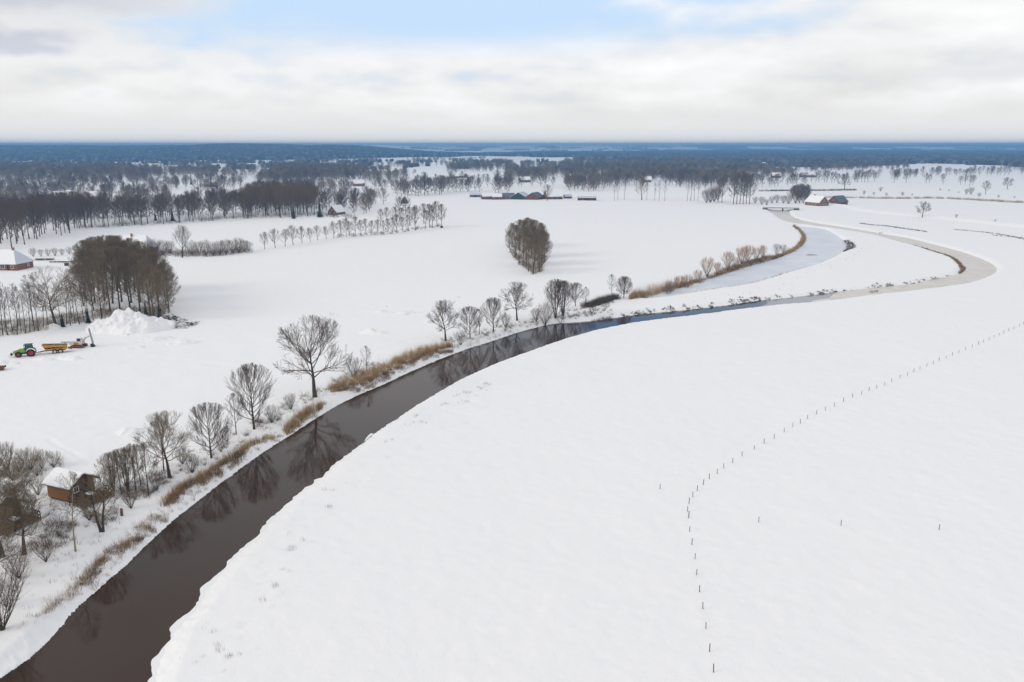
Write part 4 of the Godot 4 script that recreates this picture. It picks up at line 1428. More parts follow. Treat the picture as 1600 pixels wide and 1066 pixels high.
	scatter("reed_bed", reed, mats.tinted, band(PackedVector2Array([Vector2(126.89, -383.81), Vector2(138.80, -403.2), Vector2(151.90, -430.4), Vector2(162.82, -458.0), Vector2(171.77, -489.4), Vector2(176.75, -516.8)]), 1.3, 4.3, Vector2(0.45, 1.32)), "curved ochre reed fringe at the head of the frozen side arm", "reeds", straw)
	scatter("reed_bed", reed, mats.tinted, band(PackedVector2Array([Vector2(64.43, -285.33), Vector2(74.26, -293.23), Vector2(83.44, -301.56), Vector2(92.70, -308.86), Vector2(102.12, -319.67), Vector2(114.64, -334.68), Vector2(126.86, -349.21)]), 2.2, 2.0, Vector2(0.3, 0.83)), "pale thin reeds along the sunny edge of the side-arm ice", "reeds", pale)
	scatter("reed_bed", sedge, mats.tinted, band(PackedVector2Array([Vector2(178.72, -454.8), Vector2(179.96, -445.3), Vector2(175.96, -427.5), Vector2(170.32, -411.0), Vector2(161.07, -395.73)]), 2.5, 3.1, Vector2(0.68, 1.87)), "dark sedge at the inner end of the frozen side arm", "reeds", dark)
	scatter("reed_plumes", plume, mats.tinted, band(PackedVector2Array([Vector2(-38.36, -165.18), Vector2(-34.96, -168.49), Vector2(-31.42, -176.01), Vector2(-28.24, -183.62), Vector2(-24.78, -191.87), Vector2(-20.57, -199.51), Vector2(-15.61, -204.24)]), 3.0, 5.0, Vector2(0.75, 1.15)), "pale feathery reed heads over the long golden reed bed", "reeds", pale)
	scatter("reed_plumes", plume, mats.tinted, band(PackedVector2Array([Vector2(-41.02, -140.10), Vector2(-40.47, -144.68), Vector2(-39.79, -149.15), Vector2(-38.69, -152.28), Vector2(-37.80, -155.54)]), 1.3, 5.0, Vector2(0.6, 0.95)), "pale feathery heads over the short golden reed clump", "reeds", pale)
	scatter("reed_plumes", plume, mats.tinted, band(PackedVector2Array([Vector2(-50.32, -108.44), Vector2(-49.59, -114.75), Vector2(-48.53, -118.92), Vector2(-46.93, -125.29), Vector2(-45.50, -132.32), Vector2(-42.32, -137.75)]), 1.3, 3.4, Vector2(0.45, 0.85)), "pale feathery heads over the long brown reed strip", "reeds", pale)
	scatter("reed_plumes", plume, mats.tinted, band(PackedVector2Array([Vector2(-51.49, -80.85), Vector2(-50.97, -86.67), Vector2(-50.94, -92.78), Vector2(-49.99, -98.60), Vector2(-49.64, -104.70)]), 1.6, 2.2, Vector2(0.35, 0.7)), "pale feathery heads along the near bank strips", "reeds", pale)
	scatter("reed_plumes", plume, mats.tinted, band(PackedVector2Array([Vector2(40.62, -272.38), Vector2(49.16, -284.86), Vector2(61.89, -301.35)]), 3.2, 5.0, Vector2(1.0, 1.6)), "pale feathery heads over the ochre reeds of the side arm", "reeds", pale)
	scatter("bank_weeds", brown, mats.tinted, band(PackedVector2Array([Vector2(-51.49, -79.59), Vector2(-50.61, -84.83), Vector2(-50.16, -91.18), Vector2(-49.31, -98.96), Vector2(-48.87, -107.59), Vector2(-46.65, -118.67), Vector2(-44.14, -133.25), Vector2(-40.72, -141.13), Vector2(-37.35, -156.37)]), 1.5, 2.6, Vector2(0.35, 0.9)), "scattered straw stalks all along the near waterline strip", "weeds", umber)
	scatter("brambles", bramble, mats.weeds, sprinkle(PackedVector2Array([Vector2(-69.75, -94.76), Vector2(-59.08, -93.10), Vector2(-54.88, -99.14), Vector2(-53.33, -108.01), Vector2(-52.59, -116.68), Vector2(-56.57, -120.98), Vector2(-58.74, -114.75), Vector2(-56.43, -105.92), Vector2(-61.11, -102.92), Vector2(-64.70, -100.06), Vector2(-73.21, -100.06)]), 1.0, Vector2(0.4, 1.3), -0.2), "low leafless brambles round the cabin and its hut", "brambles")
	scatter("brambles", bramble, mats.olive_twigs, sprinkle(PackedVector2Array([Vector2(-82.81, -114.75), Vector2(-73.31, -118.42), Vector2(-70.71, -120.98), Vector2(-74.66, -126.42), Vector2(-89.51, -125.02)]), 1.2, Vector2(0.6, 1.4), -0.2), "low leafless brambles along the hedge behind the cabin", "brambles")
	scatter("brambles", bramble, mats.weeds, sprinkle(PackedVector2Array([Vector2(-47.15, -135.78), Vector2(-44.21, -141.13), Vector2(-41.39, -153.08), Vector2(-37.69, -165.18), Vector2(-33.90, -173.95), Vector2(-29.47, -181.94), Vector2(-31.85, -187.66), Vector2(-37.24, -176.54), Vector2(-42.30, -162.00), Vector2(-45.95, -151.49), Vector2(-48.86, -141.13)]), 1.5, Vector2(0.5, 1.3), -0.15), "low leafless brambles under the spreading oak", "brambles")
	scatter("brambles", bramble, mats.twigs, sprinkle(PackedVector2Array([Vector2(-54.70, -108.01), Vector2(-52.00, -115.95), Vector2(-48.72, -124.46), Vector2(-45.30, -137.09), Vector2(-43.15, -145.77), Vector2(-46.02, -149.54), Vector2(-48.35, -143.24), Vector2(-51.20, -129.90), Vector2(-54.35, -120.98), Vector2(-56.76, -113.58)]), 1.7, Vector2(0.5, 1.3), -0.1), "low leafless brambles between the rounded bank trees", "brambles")
	scatter("brambles", bramble, mats.weeds, sprinkle(PackedVector2Array([Vector2(-18.01, -203.55), Vector2(-10.15, -210.64), Vector2(-1.76, -219.79), Vector2(9.28, -232.35), Vector2(18.97, -237.76), Vector2(31.16, -244.38), Vector2(33.72, -265.39), Vector2(20.09, -252.39), Vector2(9.59, -240.55), Vector2(-5.39, -224.66), Vector2(-18.61, -210.64)]), 1.8, Vector2(0.5, 1.2), -0.1), "low leafless brambles under the trees at the narrows", "brambles")
	# dark tufts along the inside of the river bend
	scatter("sedge_tufts", sedge, mats.sedge, clumps(PackedVector2Array([Vector2(33.96, -243.41), Vector2(40.94, -248.32), Vector2(52.43, -253.43), Vector2(61.46, -257.66), Vector2(73.03, -264.26), Vector2(81.75, -271.19)]), 2.0, 56, 9), "dark sedge tufts on the inner river bank before the blue water", "sedge")
	scatter("sedge_tufts", sedge, mats.sedge, clumps(PackedVector2Array([Vector2(82.70, -270.01), Vector2(98.88, -277.25), Vector2(114.84, -286.16), Vector2(127.10, -292.19), Vector2(137.90, -297.76), Vector2(148.28, -302.81), Vector2(163.65, -313.40), Vector2(175.64, -323.07)]), 1.8, 90, 9), "row of dark sedge tufts on the inner bank of the frozen bend", "sedge")
	scatter("sedge_tufts", sedge, mats.reed_brown, band(PackedVector2Array([Vector2(181.78, -329.83), Vector2(188.80, -340.52), Vector2(195.33, -355.84), Vector2(201.00, -372.56), Vector2(204.75, -393.29), Vector2(205.67, -411.0)]), 1.4, 5.0, Vector2(0.9, 1.6)), "brown sedge round the tip of the river bend", "sedge")
	scatter("sedge_tufts", sedge, mats.sedge, band(PackedVector2Array([Vector2(208.48, -416.6), Vector2(210.14, -451.1), Vector2(209.79, -488.0), Vector2(201.44, -510.8), Vector2(193.84, -540.0)]), 1.2, 1.6, Vector2(0.8, 1.6)), "thin dark sedge line on the bank of the frozen upper river", "sedge")
	scatter("sedge_tufts", sedge, mats.sedge, clumps(PackedVector2Array([Vector2(200.21, -587.0), Vector2(198.76, -556.8), Vector2(203.18, -533.8), Vector2(209.63, -508.6), Vector2(217.97, -478.5)]), 2.5, 16, 6), "scattered dark tufts on the outer bank near the bridge", "sedge")
	scatter("ditch_growth", sedge, mats.weeds, band(PackedVector2Array([Vector2(226.49, -536.0), Vector2(230.25, -527.3), Vector2(235.92, -518.8), Vector2(239.43, -504.7), Vector2(241.61, -491.2), Vector2(243.20, -482.0)]), 1.6, 3.4, Vector2(0.7, 1.5)), "dark growth in the ditch on the river meadow, nearer the bridge", "sedge")
	scatter("ditch_growth", sedge, mats.weeds, band(PackedVector2Array([Vector2(266.37, -496.9), Vector2(272.44, -493.1), Vector2(277.58, -478.5), Vector2(278.66, -461.3), Vector2(275.57, -430.4)]), 1.3, 3.0, Vector2(0.6, 1.3)), "dark growth in the ditch on the river meadow, farther from the bridge", "sedge")
	scatter("ditch_growth", sedge, mats.weeds, band(PackedVector2Array([Vector2(271.57, -464.6), Vector2(276.59, -454.8), Vector2(282.80, -439.2)]), 2.0, 2.2, Vector2(0.6, 1.3)), "short dark side ditch in the river meadow", "sedge")
	scatter("field_tufts", sedge, mats.sedge, sprinkle(PackedVector2Array([Vector2(121.20, -333.32), Vector2(141.26, -359.88), Vector2(161.25, -388.49), Vector2(194.51, -433.3), Vector2(174.08, -395.73), Vector2(149.73, -359.88), Vector2(128.55, -333.32), Vector2(105.72, -304.28)]), 4.2, Vector2(0.4, 0.8), 0.05), "scattered tufts poking through snow between side arm and bend", "sedge")
	scatter("field_tufts", sedge, mats.sedge, sprinkle(PackedVector2Array([Vector2(88.81, -295.65), Vector2(114.82, -316.56), Vector2(122.42, -310.30), Vector2(100.11, -287.48), Vector2(67.43, -265.39), Vector2(51.01, -256.59)]), 5.0, Vector2(0.3, 0.6), 0.05), "small tufts on the snowy tongue beside the blue water", "sedge")
	# weeds through the snow on the near bank
	scatter("bank_weeds", weed, mats.weeds, sprinkle(PackedVector2Array([Vector2(-56.40, -74.34), Vector2(-54.64, -80.22), Vector2(-53.40, -88.43), Vector2(-52.74, -96.47), Vector2(-52.85, -105.92), Vector2(-51.99, -112.42), Vector2(-49.42, -126.42), Vector2(-54.24, -130.80), Vector2(-60.61, -120.98), Vector2(-62.59, -114.75), Vector2(-63.60, -105.92), Vector2(-62.62, -96.47), Vector2(-70.86, -96.47)]), 1.05, Vector2(0.5, 1.2), -0.12), "dry weeds poking through snow around cabin and birch", "weeds")
	scatter("bank_weeds", weed, mats.reed_pale, band(PackedVector2Array([Vector2(-52.16, -77.18), Vector2(-51.49, -82.14), Vector2(-50.74, -87.69), Vector2(-49.63, -95.10), Vector2(-49.47, -104.30)]), 2.6, 2.4, Vector2(0.6, 1.1)), "pale dry grass along the near bank", "weeds")
	scatter("bank_weeds", weed, mats.weeds, band(PackedVector2Array([Vector2(-49.38, -129.31), Vector2(-46.11, -139.76), Vector2(-42.44, -147.63), Vector2(-39.95, -157.64), Vector2(-36.63, -166.59)]), 2.6, 1.6, Vector2(0.6, 1.2)), "dry weeds under the rounded bank trees", "weeds")
	scatter("bank_weeds", weed, mats.weeds, band(PackedVector2Array([Vector2(-19.34, -200.18), Vector2(-13.10, -203.55), Vector2(-6.88, -214.37), Vector2(0.00, -224.66), Vector2(9.38, -235.02), Vector2(25.32, -244.38)]), 2.4, 2.6, Vector2(0.8, 1.6)), "dry weeds under the trees towards the narrows", "weeds")
	scatter("bank_weeds", weed, mats.sedge, clumps(PackedVector2Array([Vector2(-31.20, -70.15), Vector2(-30.17, -74.34), Vector2(-29.42, -80.22), Vector2(-28.30, -91.50), Vector2(-27.20, -103.51), Vector2(-25.03, -114.75), Vector2(-21.47, -129.31), Vector2(-14.73, -149.54), Vector2(-5.53, -169.95)]), 2.4, 26, 5), "sparse dead stalks on the snowy bank across the water", "weeds")
	scatter("bank_weeds", tuft_mesh(4, 0.3, 0.25, 0.5, 0.012, 67), mats.sedge, sprinkle(PackedVector2Array([Vector2(-33.91, -69.16), Vector2(-33.22, -75.45), Vector2(-32.04, -88.43), Vector2(-29.94, -103.90), Vector2(-24.98, -125.02), Vector2(-14.90, -151.49), Vector2(0.00, -181.94), Vector2(8.84, -181.94), Vector2(-4.97, -151.49), Vector2(-16.65, -125.02), Vector2(-22.89, -103.90), Vector2(-25.56, -86.96), Vector2(-25.28, -69.16)]), 1.6, Vector2(0.5, 1.3), 0.02), "tips of dead grass through the snow across the water", "weeds")
	scatter("bank_weeds", weed, mats.sedge, clumps(PackedVector2Array([Vector2(-64.06, -212.86), Vector2(-56.30, -235.02), Vector2(-43.68, -249.33), Vector2(-39.86, -250.34), Vector2(-29.96, -242.45), Vector2(-21.07, -265.39), Vector2(-8.68, -273.58)]), 6.0, 16, 5), "sparse dead stalks on the rough snow behind the bank trees", "weeds")
	var bush: Array = [Vector3(127.30, 2.29, -286.16), Vector3(129.68, 2.30, -287.48)]
	var k := 0
	for p in bush:
		plant("bush", p, ["brown bush on the inner bank of the frozen bend", "darker twin of the brown bush on the frozen bend"][k], "bare_bush", "bush", "", "bark", "willow_twigs" if k == 0 else "twigs")
		k += 1


# tufts in loose clumps along a line
func clumps(line: PackedVector2Array, across: float, many: int, each: int) -> Array:
	var out := []
	var pts := smooth_line(line, 0.5)
	for c in many:
		var p: Vector2 = pts[rng.randi_range(0, pts.size() - 1)] + Vector2(spread(-1, 1), spread(-1, 1)) * across
		for k in rng.randi_range(1, each):
			var q := p + Vector2(spread(-1, 1), spread(-1, 1)) * 0.9
			out.append(Transform3D(Basis(Vector3.UP, spread(0, TAU)).scaled(Vector3.ONE * spread(0.5, 1.15)), spot(q)))
	return out


func yard_and_cabins() -> void:
	rng.seed = 88
	cabin("small brown wooden cabin with snow-covered roof and railed terrace by the birch", "snow-capped table on the terrace of the cabin by the birch", spot(Vector2(-64.80, -109.52)) + Vector3(0.5, 0, -1.6), -0.40)
	cabin("dark wooden hut half outside the view, below the snow-roofed cabin", "snow-capped table on the terrace of the hut at the frame edge", spot(Vector2(-70.40, -101.57)) + Vector3(0, 0, -1.5), -0.42)
	tractor(spot(Vector2(-118.16, -192.79)), 0.42)
	trailer(spot(Vector2(-113.44, -196.26)), 0.42)
	excavator(spot(Vector2(-110.08, -202.19)), 0.05)
	var q := thing("digger_bucket", "dark rusty digger bucket lying in the snow at the frame edge", "bucket", spot(Vector2(-116.57, -180.29)), 0.5)
	var qb := Buf.new()
	var ring := []
	for k in 8:
		var a := PI * 0.9 + PI * 1.1 * k / 7.0
		ring.append(Vector2(cos(a) * 0.75, 0.75 + sin(a) * 0.75))
	qb.prism(ring, -0.9, 0.9)
	put("shell", qb.mesh(), mats.rust, q)
	var tb := Buf.new()
	for k in 5:
		tb.box(Vector3(0.85, 0.8, -0.75 + k * 0.37), Vector3(0.35, 0.1, 0.12))
	put("tooth_bar", tb.mesh(), mats.dark_steel, q)
	var h := thing("snow_heap", "tall snow-covered earth heap with ridged sides before the big woodlot", "heap", spot(Vector2(-106.23, -223.01)))
	put("mound", heap_mesh(12.0, 7.5, 4.9, 5, 0.34, 70), mats.heap_snow, h)
	var places := [[Vector2(-93.70, -210.64), 5.2, 2.6, 1.1, "low snow mound below the tall heap, nearest the trailer side"], [Vector2(-84.92, -206.34), 4.8, 2.6, 1.3, "low snow mound below the tall heap, nearest the brush pile"], [Vector2(-95.05, -201.51), 4.0, 2.0, 0.7, "flattest snow mound in front of the tall heap"],
		[Vector2(-128.99, -223.83), 3.4, 2.0, 1.3, "snow mound at the wood edge behind the yellow trailer"], [Vector2(-112.48, -189.44), 3.6, 1.8, 0.8, "low snow mound in front of the yellow trailer"], [Vector2(-105.91, -190.65), 4.6, 1.9, 1.0, "longer snow mound in front of the excavator"], [Vector2(-118.73, -185.33), 3.4, 1.8, 0.9, "snow mound beside the digger bucket"],
		[Vector2(-37.78, -218.22), 5.0, 2.2, 1.2, "snow mound in the field behind the spreading oak"], [Vector2(-39.25, -246.33), 4.0, 2.2, 0.8, "rough snow mound with dark stalks in the middle of the field"], [Vector2(-31.28, -245.35), 4.6, 2.4, 0.9, "rough snow mound farther out in the field"], [Vector2(-63.64, -211.38), 3.0, 1.6, 0.6, "small snow mound beyond the oak's crown"],
		[Vector2(-67.64, -138.41), 3.6, 2.4, 1.2, "snow mound on the field edge behind the wide-limbed bank tree"], [Vector2(-20.02, -265.39), 4.2, 2.2, 0.7, "snow mound behind the gnarled bank tree"]]
	var k := 0
	for p in places:
		var m := thing("snow_mound", p[4], "mound", spot(p[0]), spread(-0.3, 0.3))
		put("mound", heap_mesh(p[1], p[2], p[3], 20 + k, 0.5, 26), mats.heap_snow, m)
		k += 1
	# brush pile: sticks with snow caught between
	var bp := thing("brush_pile", "tangled pile of dark branches and snow beside the tall snow heap", "brush pile", spot(Vector2(-96.30, -227.17)))
	rng.seed = 90
	var sticks := Buf.new()
	for n in 620:
		var p := Vector3(spread(-6.0, 6.0), 0, spread(-4.5, 4.5))
		var up := maxf(0.0, 1.0 - Vector2(p.x / 6.0, p.z / 4.5).length()) * 3.6
		p.y = spread(0.0, up)
		sticks.twig(p, p + Vector3(spread(-1, 1), spread(-0.25, 0.35), spread(-1, 1)) * spread(0.8, 2.2), spread(0.03, 0.09))
	var so := put("stick", sticks.mesh(), mats.bark, bp)
	so.set_meta("kind", "stuff")
	put("snow_cover", heap_mesh(5.0, 3.6, 1.3, 71, 0.8, 30), mats.heap_snow, bp)
	var greens := Buf.new()
	for n in 90:
		var p := Vector3(spread(-3, 1), spread(1.0, 2.6), spread(-1.5, 1.5))
		greens.twig(p, p + Vector3(spread(-1, 1), spread(-0.4, 0.3), spread(-1, 1)), 0.14)
	put("fir_branches", greens.mesh(), mats.needles, bp)


# several trees of one kind in a row or clump, each with its own place in the label
func group_of(kind_called: String, spots: Array, label: String, group: String, called := "bare_tree", twigs := "twigs") -> void:
	for k in spots.size():
		plant(kind_called, spots[k], label % ordinal(k), called, "tree", group, "bark", twigs)


func filled(ring: PackedVector2Array, apart: float, most: int, low: float, high: float, dome := 0.0) -> Array:
	var pts := by_x(points_in(ring, apart))
	var out := []
	var n := pts.size()
	for k in n:
		var side := absf((k + 0.5) / n * 2.0 - 1.0)
		out.append(Vector3(pts[k].x, spread(low, high) * (1.0 - dome * pow(side, 2.5)), pts[k].y))
	while out.size() > most:
		out.remove_at(rng.randi_range(0, out.size() - 1))
	return out


func near_woods() -> void:
	rng.seed = 120
	group_of("beech", [Vector3(-146.69, 18.45, -281.00), Vector3(-144.82, 19.27, -283.56), Vector3(-140.07, 20.55, -279.74), Vector3(-138.54, 19.93, -283.56), Vector3(-134.44, 20.20, -281.00), Vector3(-131.67, 19.19, -282.28), Vector3(-127.66, 18.37, -279.74), Vector3(-124.02, 16.99, -278.49), Vector3(-120.34, 15.13, -276.01), Vector3(-139.56, 17.44, -264.26), Vector3(-135.73, 19.76, -262.02), Vector3(-134.23, 20.41, -265.39), Vector3(-129.37, 21.31, -260.92), Vector3(-128.02, 20.95, -264.26), Vector3(-123.86, 20.58, -262.02), Vector3(-121.44, 19.43, -263.14), Vector3(-117.08, 18.39, -259.82), Vector3(-114.65, 16.21, -260.92), Vector3(-123.72, 19.91, -247.32), Vector3(-119.65, 20.73, -245.35), Vector3(-117.87, 19.79, -248.32), Vector3(-114.02, 18.68, -246.33), Vector3(-109.21, 17.46, -242.45)], "tall bare tree of the big woodlot behind the snow heap, %s in its ranks", "trees of the big woodlot", "woodlot_tree", "olive_twigs")
	group_of("low_beech", [Vector3(-143.11, 14.61, -270.01), Vector3(-129.84, 16.54, -249.33), Vector3(-110.83, 13.80, -257.66), Vector3(-105.19, 13.44, -246.33), Vector3(-102.46, 15.38, -233.23), Vector3(-106.06, 16.59, -237.76), Vector3(-136.71, 13.54, -256.59), Vector3(-113.58, 13.13, -265.39)], "lower-branched bare tree at the rim of the big woodlot, %s around it", "rim trees of the big woodlot", "woodlot_tree", "olive_twigs")
	rng.seed = 121
	group_of("low_beech", [Vector3(0.00, 12.45, -411.0), Vector3(3.91, 13.89, -416.4), Vector3(7.71, 14.99, -411.0), Vector3(11.64, 13.49, -413.7), Vector3(14.92, 11.36, -405.8), Vector3(-0.92, 10.37, -390.87), Vector3(1.75, 14.53, -372.56), Vector3(5.32, 16.73, -376.98), Vector3(8.81, 17.50, -374.76), Vector3(12.20, 16.45, -370.39), Vector3(14.90, 11.64, -372.56), Vector3(3.01, 13.09, -348.02), Vector3(6.22, 16.96, -344.23), Vector3(9.57, 17.40, -348.02), Vector3(12.45, 15.63, -344.23), Vector3(14.25, 10.60, -355.84), Vector3(6.75, 12.97, -329.83), Vector3(8.36, 14.41, -321.41), Vector3(11.11, 14.18, -328.12)], "bare tree of the heart-shaped copse in the open field, %s in its ranks", "trees of the heart-shaped copse", "copse_tree", "olive_twigs")
	# row beside the yard
	var a: Array = [Vector3(-128.64, 17.60, -225.49)]
	plant("oak", a[0], "big wide bare oak at the yard edge above the yellow trailer", "bare_oak", "tree", "", "bark", "olive_twigs", 1.7)
	a = [Vector3(-121.62, 13.77, -237.76)]
	plant("round", a[0], "crooked bare tree at the foot of the snow heap", "bare_tree", "tree", "", "bark", "olive_twigs")
	rng.seed = 122
	var row := []
	for x in [0, 7, 14, 22, 29, 36, 43, 50, 57, 64, 71, 78, 95, 103, 110, 117, 124, 131, 140, 148]:
		row.append(x)
	var thin: Array = [Vector3(-137.63, 12.85, -213.61), Vector3(-138.27, 14.40, -216.66), Vector3(-135.96, 12.93, -215.13), Vector3(-136.42, 12.92, -218.22), Vector3(-133.83, 11.93, -215.89), Vector3(-135.06, 12.83, -219.79), Vector3(-132.47, 12.18, -217.44), Vector3(-132.14, 12.44, -219.00), Vector3(-132.27, 12.91, -221.39), Vector3(-130.31, 11.24, -219.79), Vector3(-130.69, 11.57, -223.01), Vector3(-130.16, 12.72, -224.66), Vector3(-127.01, 12.95, -225.49), Vector3(-127.36, 13.12, -228.87), Vector3(-125.37, 11.58, -227.17), Vector3(-125.87, 12.11, -230.59), Vector3(-123.70, 13.12, -228.87), Vector3(-124.63, 10.93, -233.23), Vector3(-122.70, 13.30, -232.35), Vector3(-122.73, 11.38, -235.02), Vector3(-136.39, 12.53, -228.01), Vector3(-139.28, 12.59, -225.49), Vector3(-142.39, 13.44, -224.66), Vector3(-131.02, 12.68, -238.68), Vector3(-128.74, 11.71, -242.45)]
	group_of("thin_tree", thin, "thin bare stem of the yard-side row behind the trailer, %s of them", "thin trees behind the trailer", "thin_tree", "grey_twigs")
	for p in [[[Vector3(-126.56, 4.05, -225.49)], "dark young fir under the wide yard oak"], [[Vector3(-122.00, 4.50, -230.59)], "dark young fir beside the snow heap"], [[Vector3(-103.21, 5.72, -235.02)], "dark fir inside the big woodlot next to the brush pile"], [[Vector3(-110.57, 4.32, -242.45)], "dark low fir among the woodlot trunks"]]:
		plant("conifer", p[1 - 1][0], p[1], "young_fir", "tree", "", "bark", "needles")
	# hedge with two trees
	a = [Vector3(-149.61, 15.02, -370.39)]
	plant("field_tree", a[0], "taller pale bare tree standing in front of the field hedge", "bare_tree", "tree", "", "bark", "grey_twigs")
	a = [Vector3(-150.41, 12.36, -376.98)]
	plant("thin_tree", a[0], "slimmer companion right behind the pale tree at the field hedge")
	rng.seed = 123
	var hedge: Array = [Vector3(-169.80, 7.76, -381.51), Vector3(-167.48, 8.10, -383.81), Vector3(-162.92, 7.76, -381.51), Vector3(-161.51, 6.95, -386.13), Vector3(-148.61, 7.42, -379.23), Vector3(-146.18, 6.57, -381.51), Vector3(-141.25, 8.26, -376.98), Vector3(-138.00, 6.79, -376.98), Vector3(-135.53, 7.42, -379.23), Vector3(-133.33, 8.06, -381.51), Vector3(-131.87, 7.25, -386.13), Vector3(-129.91, 7.89, -388.49), Vector3(-128.70, 6.45, -393.29), Vector3(-127.62, 5.57, -395.73)]
	for k in hedge.size():
		plant("bush", hedge[k], "brown bush of the field hedge beyond the big woodlot, %s along it" % ordinal(k), "hedge_bush", "bush", "bushes of the field hedge", "bark", "birch_twigs" if k % 3 else "olive_twigs")
	var low: Array = [Vector3(-219.78, 4.41, -374.76), Vector3(-216.25, 3.82, -374.76), Vector3(-214.24, 3.85, -376.98), Vector3(-210.99, 4.14, -376.98), Vector3(-208.94, 3.57, -379.23), Vector3(-208.08, 3.91, -383.81)]
	for k in low.size():
		plant("bush", low[k], "grey bush behind the half-seen brick house, %s along the hedge" % ordinal(k), "hedge_bush", "bush", "bushes behind the brick house", "bark", "grey_twigs")
	# small round trees in a row
	group_of("field_tree", [Vector3(-121.86, 8.80, -403.2), Vector3(-118.17, 9.85, -408.4), Vector3(-115.00, 8.88, -415.0), Vector3(-112.36, 10.62, -420.5), Vector3(-109.26, 9.27, -426.1), Vector3(-106.56, 7.74, -433.3), Vector3(-104.21, 8.18, -439.2), Vector3(-100.75, 7.60, -445.3), Vector3(-97.68, 9.59, -450.0)], "small round-crowned bare tree, %s in the row along the sunken lane", "row of small round trees", "row_tree", "grey_twigs")
	group_of("wood_tree", [Vector3(-94.68, 9.86, -454.8), Vector3(-92.48, 10.63, -458.0), Vector3(-91.01, 8.72, -459.7), Vector3(-88.40, 10.92, -463.0), Vector3(-85.46, 8.99, -464.6), Vector3(-82.85, 9.56, -466.3), Vector3(-79.86, 8.33, -468.0), Vector3(-76.85, 8.90, -469.7), Vector3(-73.45, 8.02, -471.4), Vector3(-71.51, 8.96, -473.2), Vector3(-69.17, 9.54, -474.9), Vector3(-67.07, 11.08, -478.5), Vector3(-64.18, 9.31, -482.0), Vector3(-61.70, 9.82, -489.4), Vector3(-57.94, 14.42, -493.1), Vector3(-52.99, 11.27, -504.7), Vector3(-51.02, 14.86, -508.6), Vector3(-49.23, 13.94, -510.6), Vector3(-46.63, 16.14, -512.7), Vector3(-44.19, 14.30, -516.8)], "bare tree, %s along the continuation of the lane row towards the open field", "trees continuing the lane row", "row_tree", "twigs")
	group_of("wood_tree", [Vector3(-62.70, 11.99, -538.3), Vector3(-58.64, 12.60, -547.4), Vector3(-65.29, 12.11, -525.2), Vector3(-71.32, 10.67, -533.8), Vector3(-74.68, 12.11, -525.2), Vector3(-80.86, 11.08, -533.8), Vector3(-83.66, 10.50, -525.2)], "bare tree, %s of the second file behind the lane row", "second file behind the lane row", "row_tree", "twigs")
	# wood edges
	rng.seed = 124
	group_of("wood_tree", filled(PackedVector2Array([Vector2(-242.31, -376.98), Vector2(-247.57, -405.8), Vector2(-251.98, -436.2), Vector2(-252.68, -471.4), Vector2(-261.84, -508.6), Vector2(-282.80, -533.8), Vector2(-283.95, -493.1), Vector2(-277.39, -433.3)]), 8.5, 50, 18, 23), "tall bare trunk at the front of the dense wood above the brick house, %s across", "front trees of the dense wood", "woodland_tree", "twigs")
	group_of("wood_tree", filled(PackedVector2Array([Vector2(-263.66, -496.9), Vector2(-241.02, -516.8), Vector2(-212.47, -547.4), Vector2(-178.85, -576.5), Vector2(-184.46, -595.0), Vector2(-219.74, -566.5), Vector2(-250.82, -538.3), Vector2(-273.28, -520.9)]), 8.0, 56, 15, 20), "bare tree of the long wood edge behind the snowy field, %s along it", "trees of the long wood edge", "woodland_tree", "twigs")
	group_of("wood_tree", filled(PackedVector2Array([Vector2(-183.95, -571.5), Vector2(-161.66, -579.1), Vector2(-140.02, -592.3), Vector2(-155.26, -651.6), Vector2(-177.99, -638.8), Vector2(-197.02, -620.5)]), 9.0, 40, 19, 23), "tall bare tree of the dense brown grove beside the red-gabled farm, %s across", "trees of the dense brown grove", "woodland_tree", "birch_twigs")
	for p in [[[Vector3(-151.15, 8.77, -571.5)], "dark fir at the front of the brown grove"], [[Vector3(-135.31, 12.47, -581.7)], "tall ivy-dark fir beside the red-gabled farm"], [[Vector3(-404.8, 8.83, -775.0)], "dark fir among the far village gardens"], [[Vector3(-408.9, 10.41, -1062.3)], "dark fir in the fields beyond the long wood edge"], [[Vector3(-400.4, 5.40, -708.0)], "dark fir near the far village houses"], [[Vector3(-227.10, 8.91, -552.0)], "ivy-dark trunk in the long wood edge"], [[Vector3(-240.67, 6.42, -556.8)], "low dark fir in the long wood edge"]]:
		plant("conifer", p[0][0], p[1], "dark_fir", "tree", "", "bark", "needles")
	# trees at the far end of the big field
	group_of("field_tree", [Vector3(32.14, 15.51, -757.1)], "%s, a round bare tree before the farm barns", "", "farm_tree", "grey_twigs")
	group_of("thin_tree", [Vector3(93.49, 16.08, -757.1), Vector3(98.38, 17.81, -770.5), Vector3(104.93, 19.95, -775.0), Vector3(124.41, 16.84, -766.0), Vector3(131.04, 16.46, -761.5), Vector3(134.86, 18.18, -761.5), Vector3(139.35, 18.93, -757.1), Vector3(160.10, 19.50, -757.1), Vector3(163.02, 24.06, -757.1), Vector3(167.18, 21.62, -761.5), Vector3(169.74, 18.36, -757.1)], "tall thin bare tree, %s along the far edge of the big field", "thin trees on the far field edge", "thin_tree", "twigs")
	a = [Vector3(120.67, 23.60, -770.5)]
	plant("field_tree", a[0], "broad pale-crowned tree on the far edge of the big field", "bare_tree", "tree", "", "bark", "olive_twigs")
	group_of("wood_tree", [Vector3(191.30, 26.01, -715.8), Vector3(194.06, 27.62, -715.8), Vector3(197.89, 28.58, -719.7), Vector3(199.59, 27.09, -715.8), Vector3(204.55, 25.21, -723.7), Vector3(205.12, 26.55, -715.8), Vector3(185.33, 22.73, -731.8), Vector3(183.96, 20.19, -740.0)], "tall poplar-like bare tree, %s in the file before the bridge", "tall file before the bridge", "poplar", "grey_twigs")
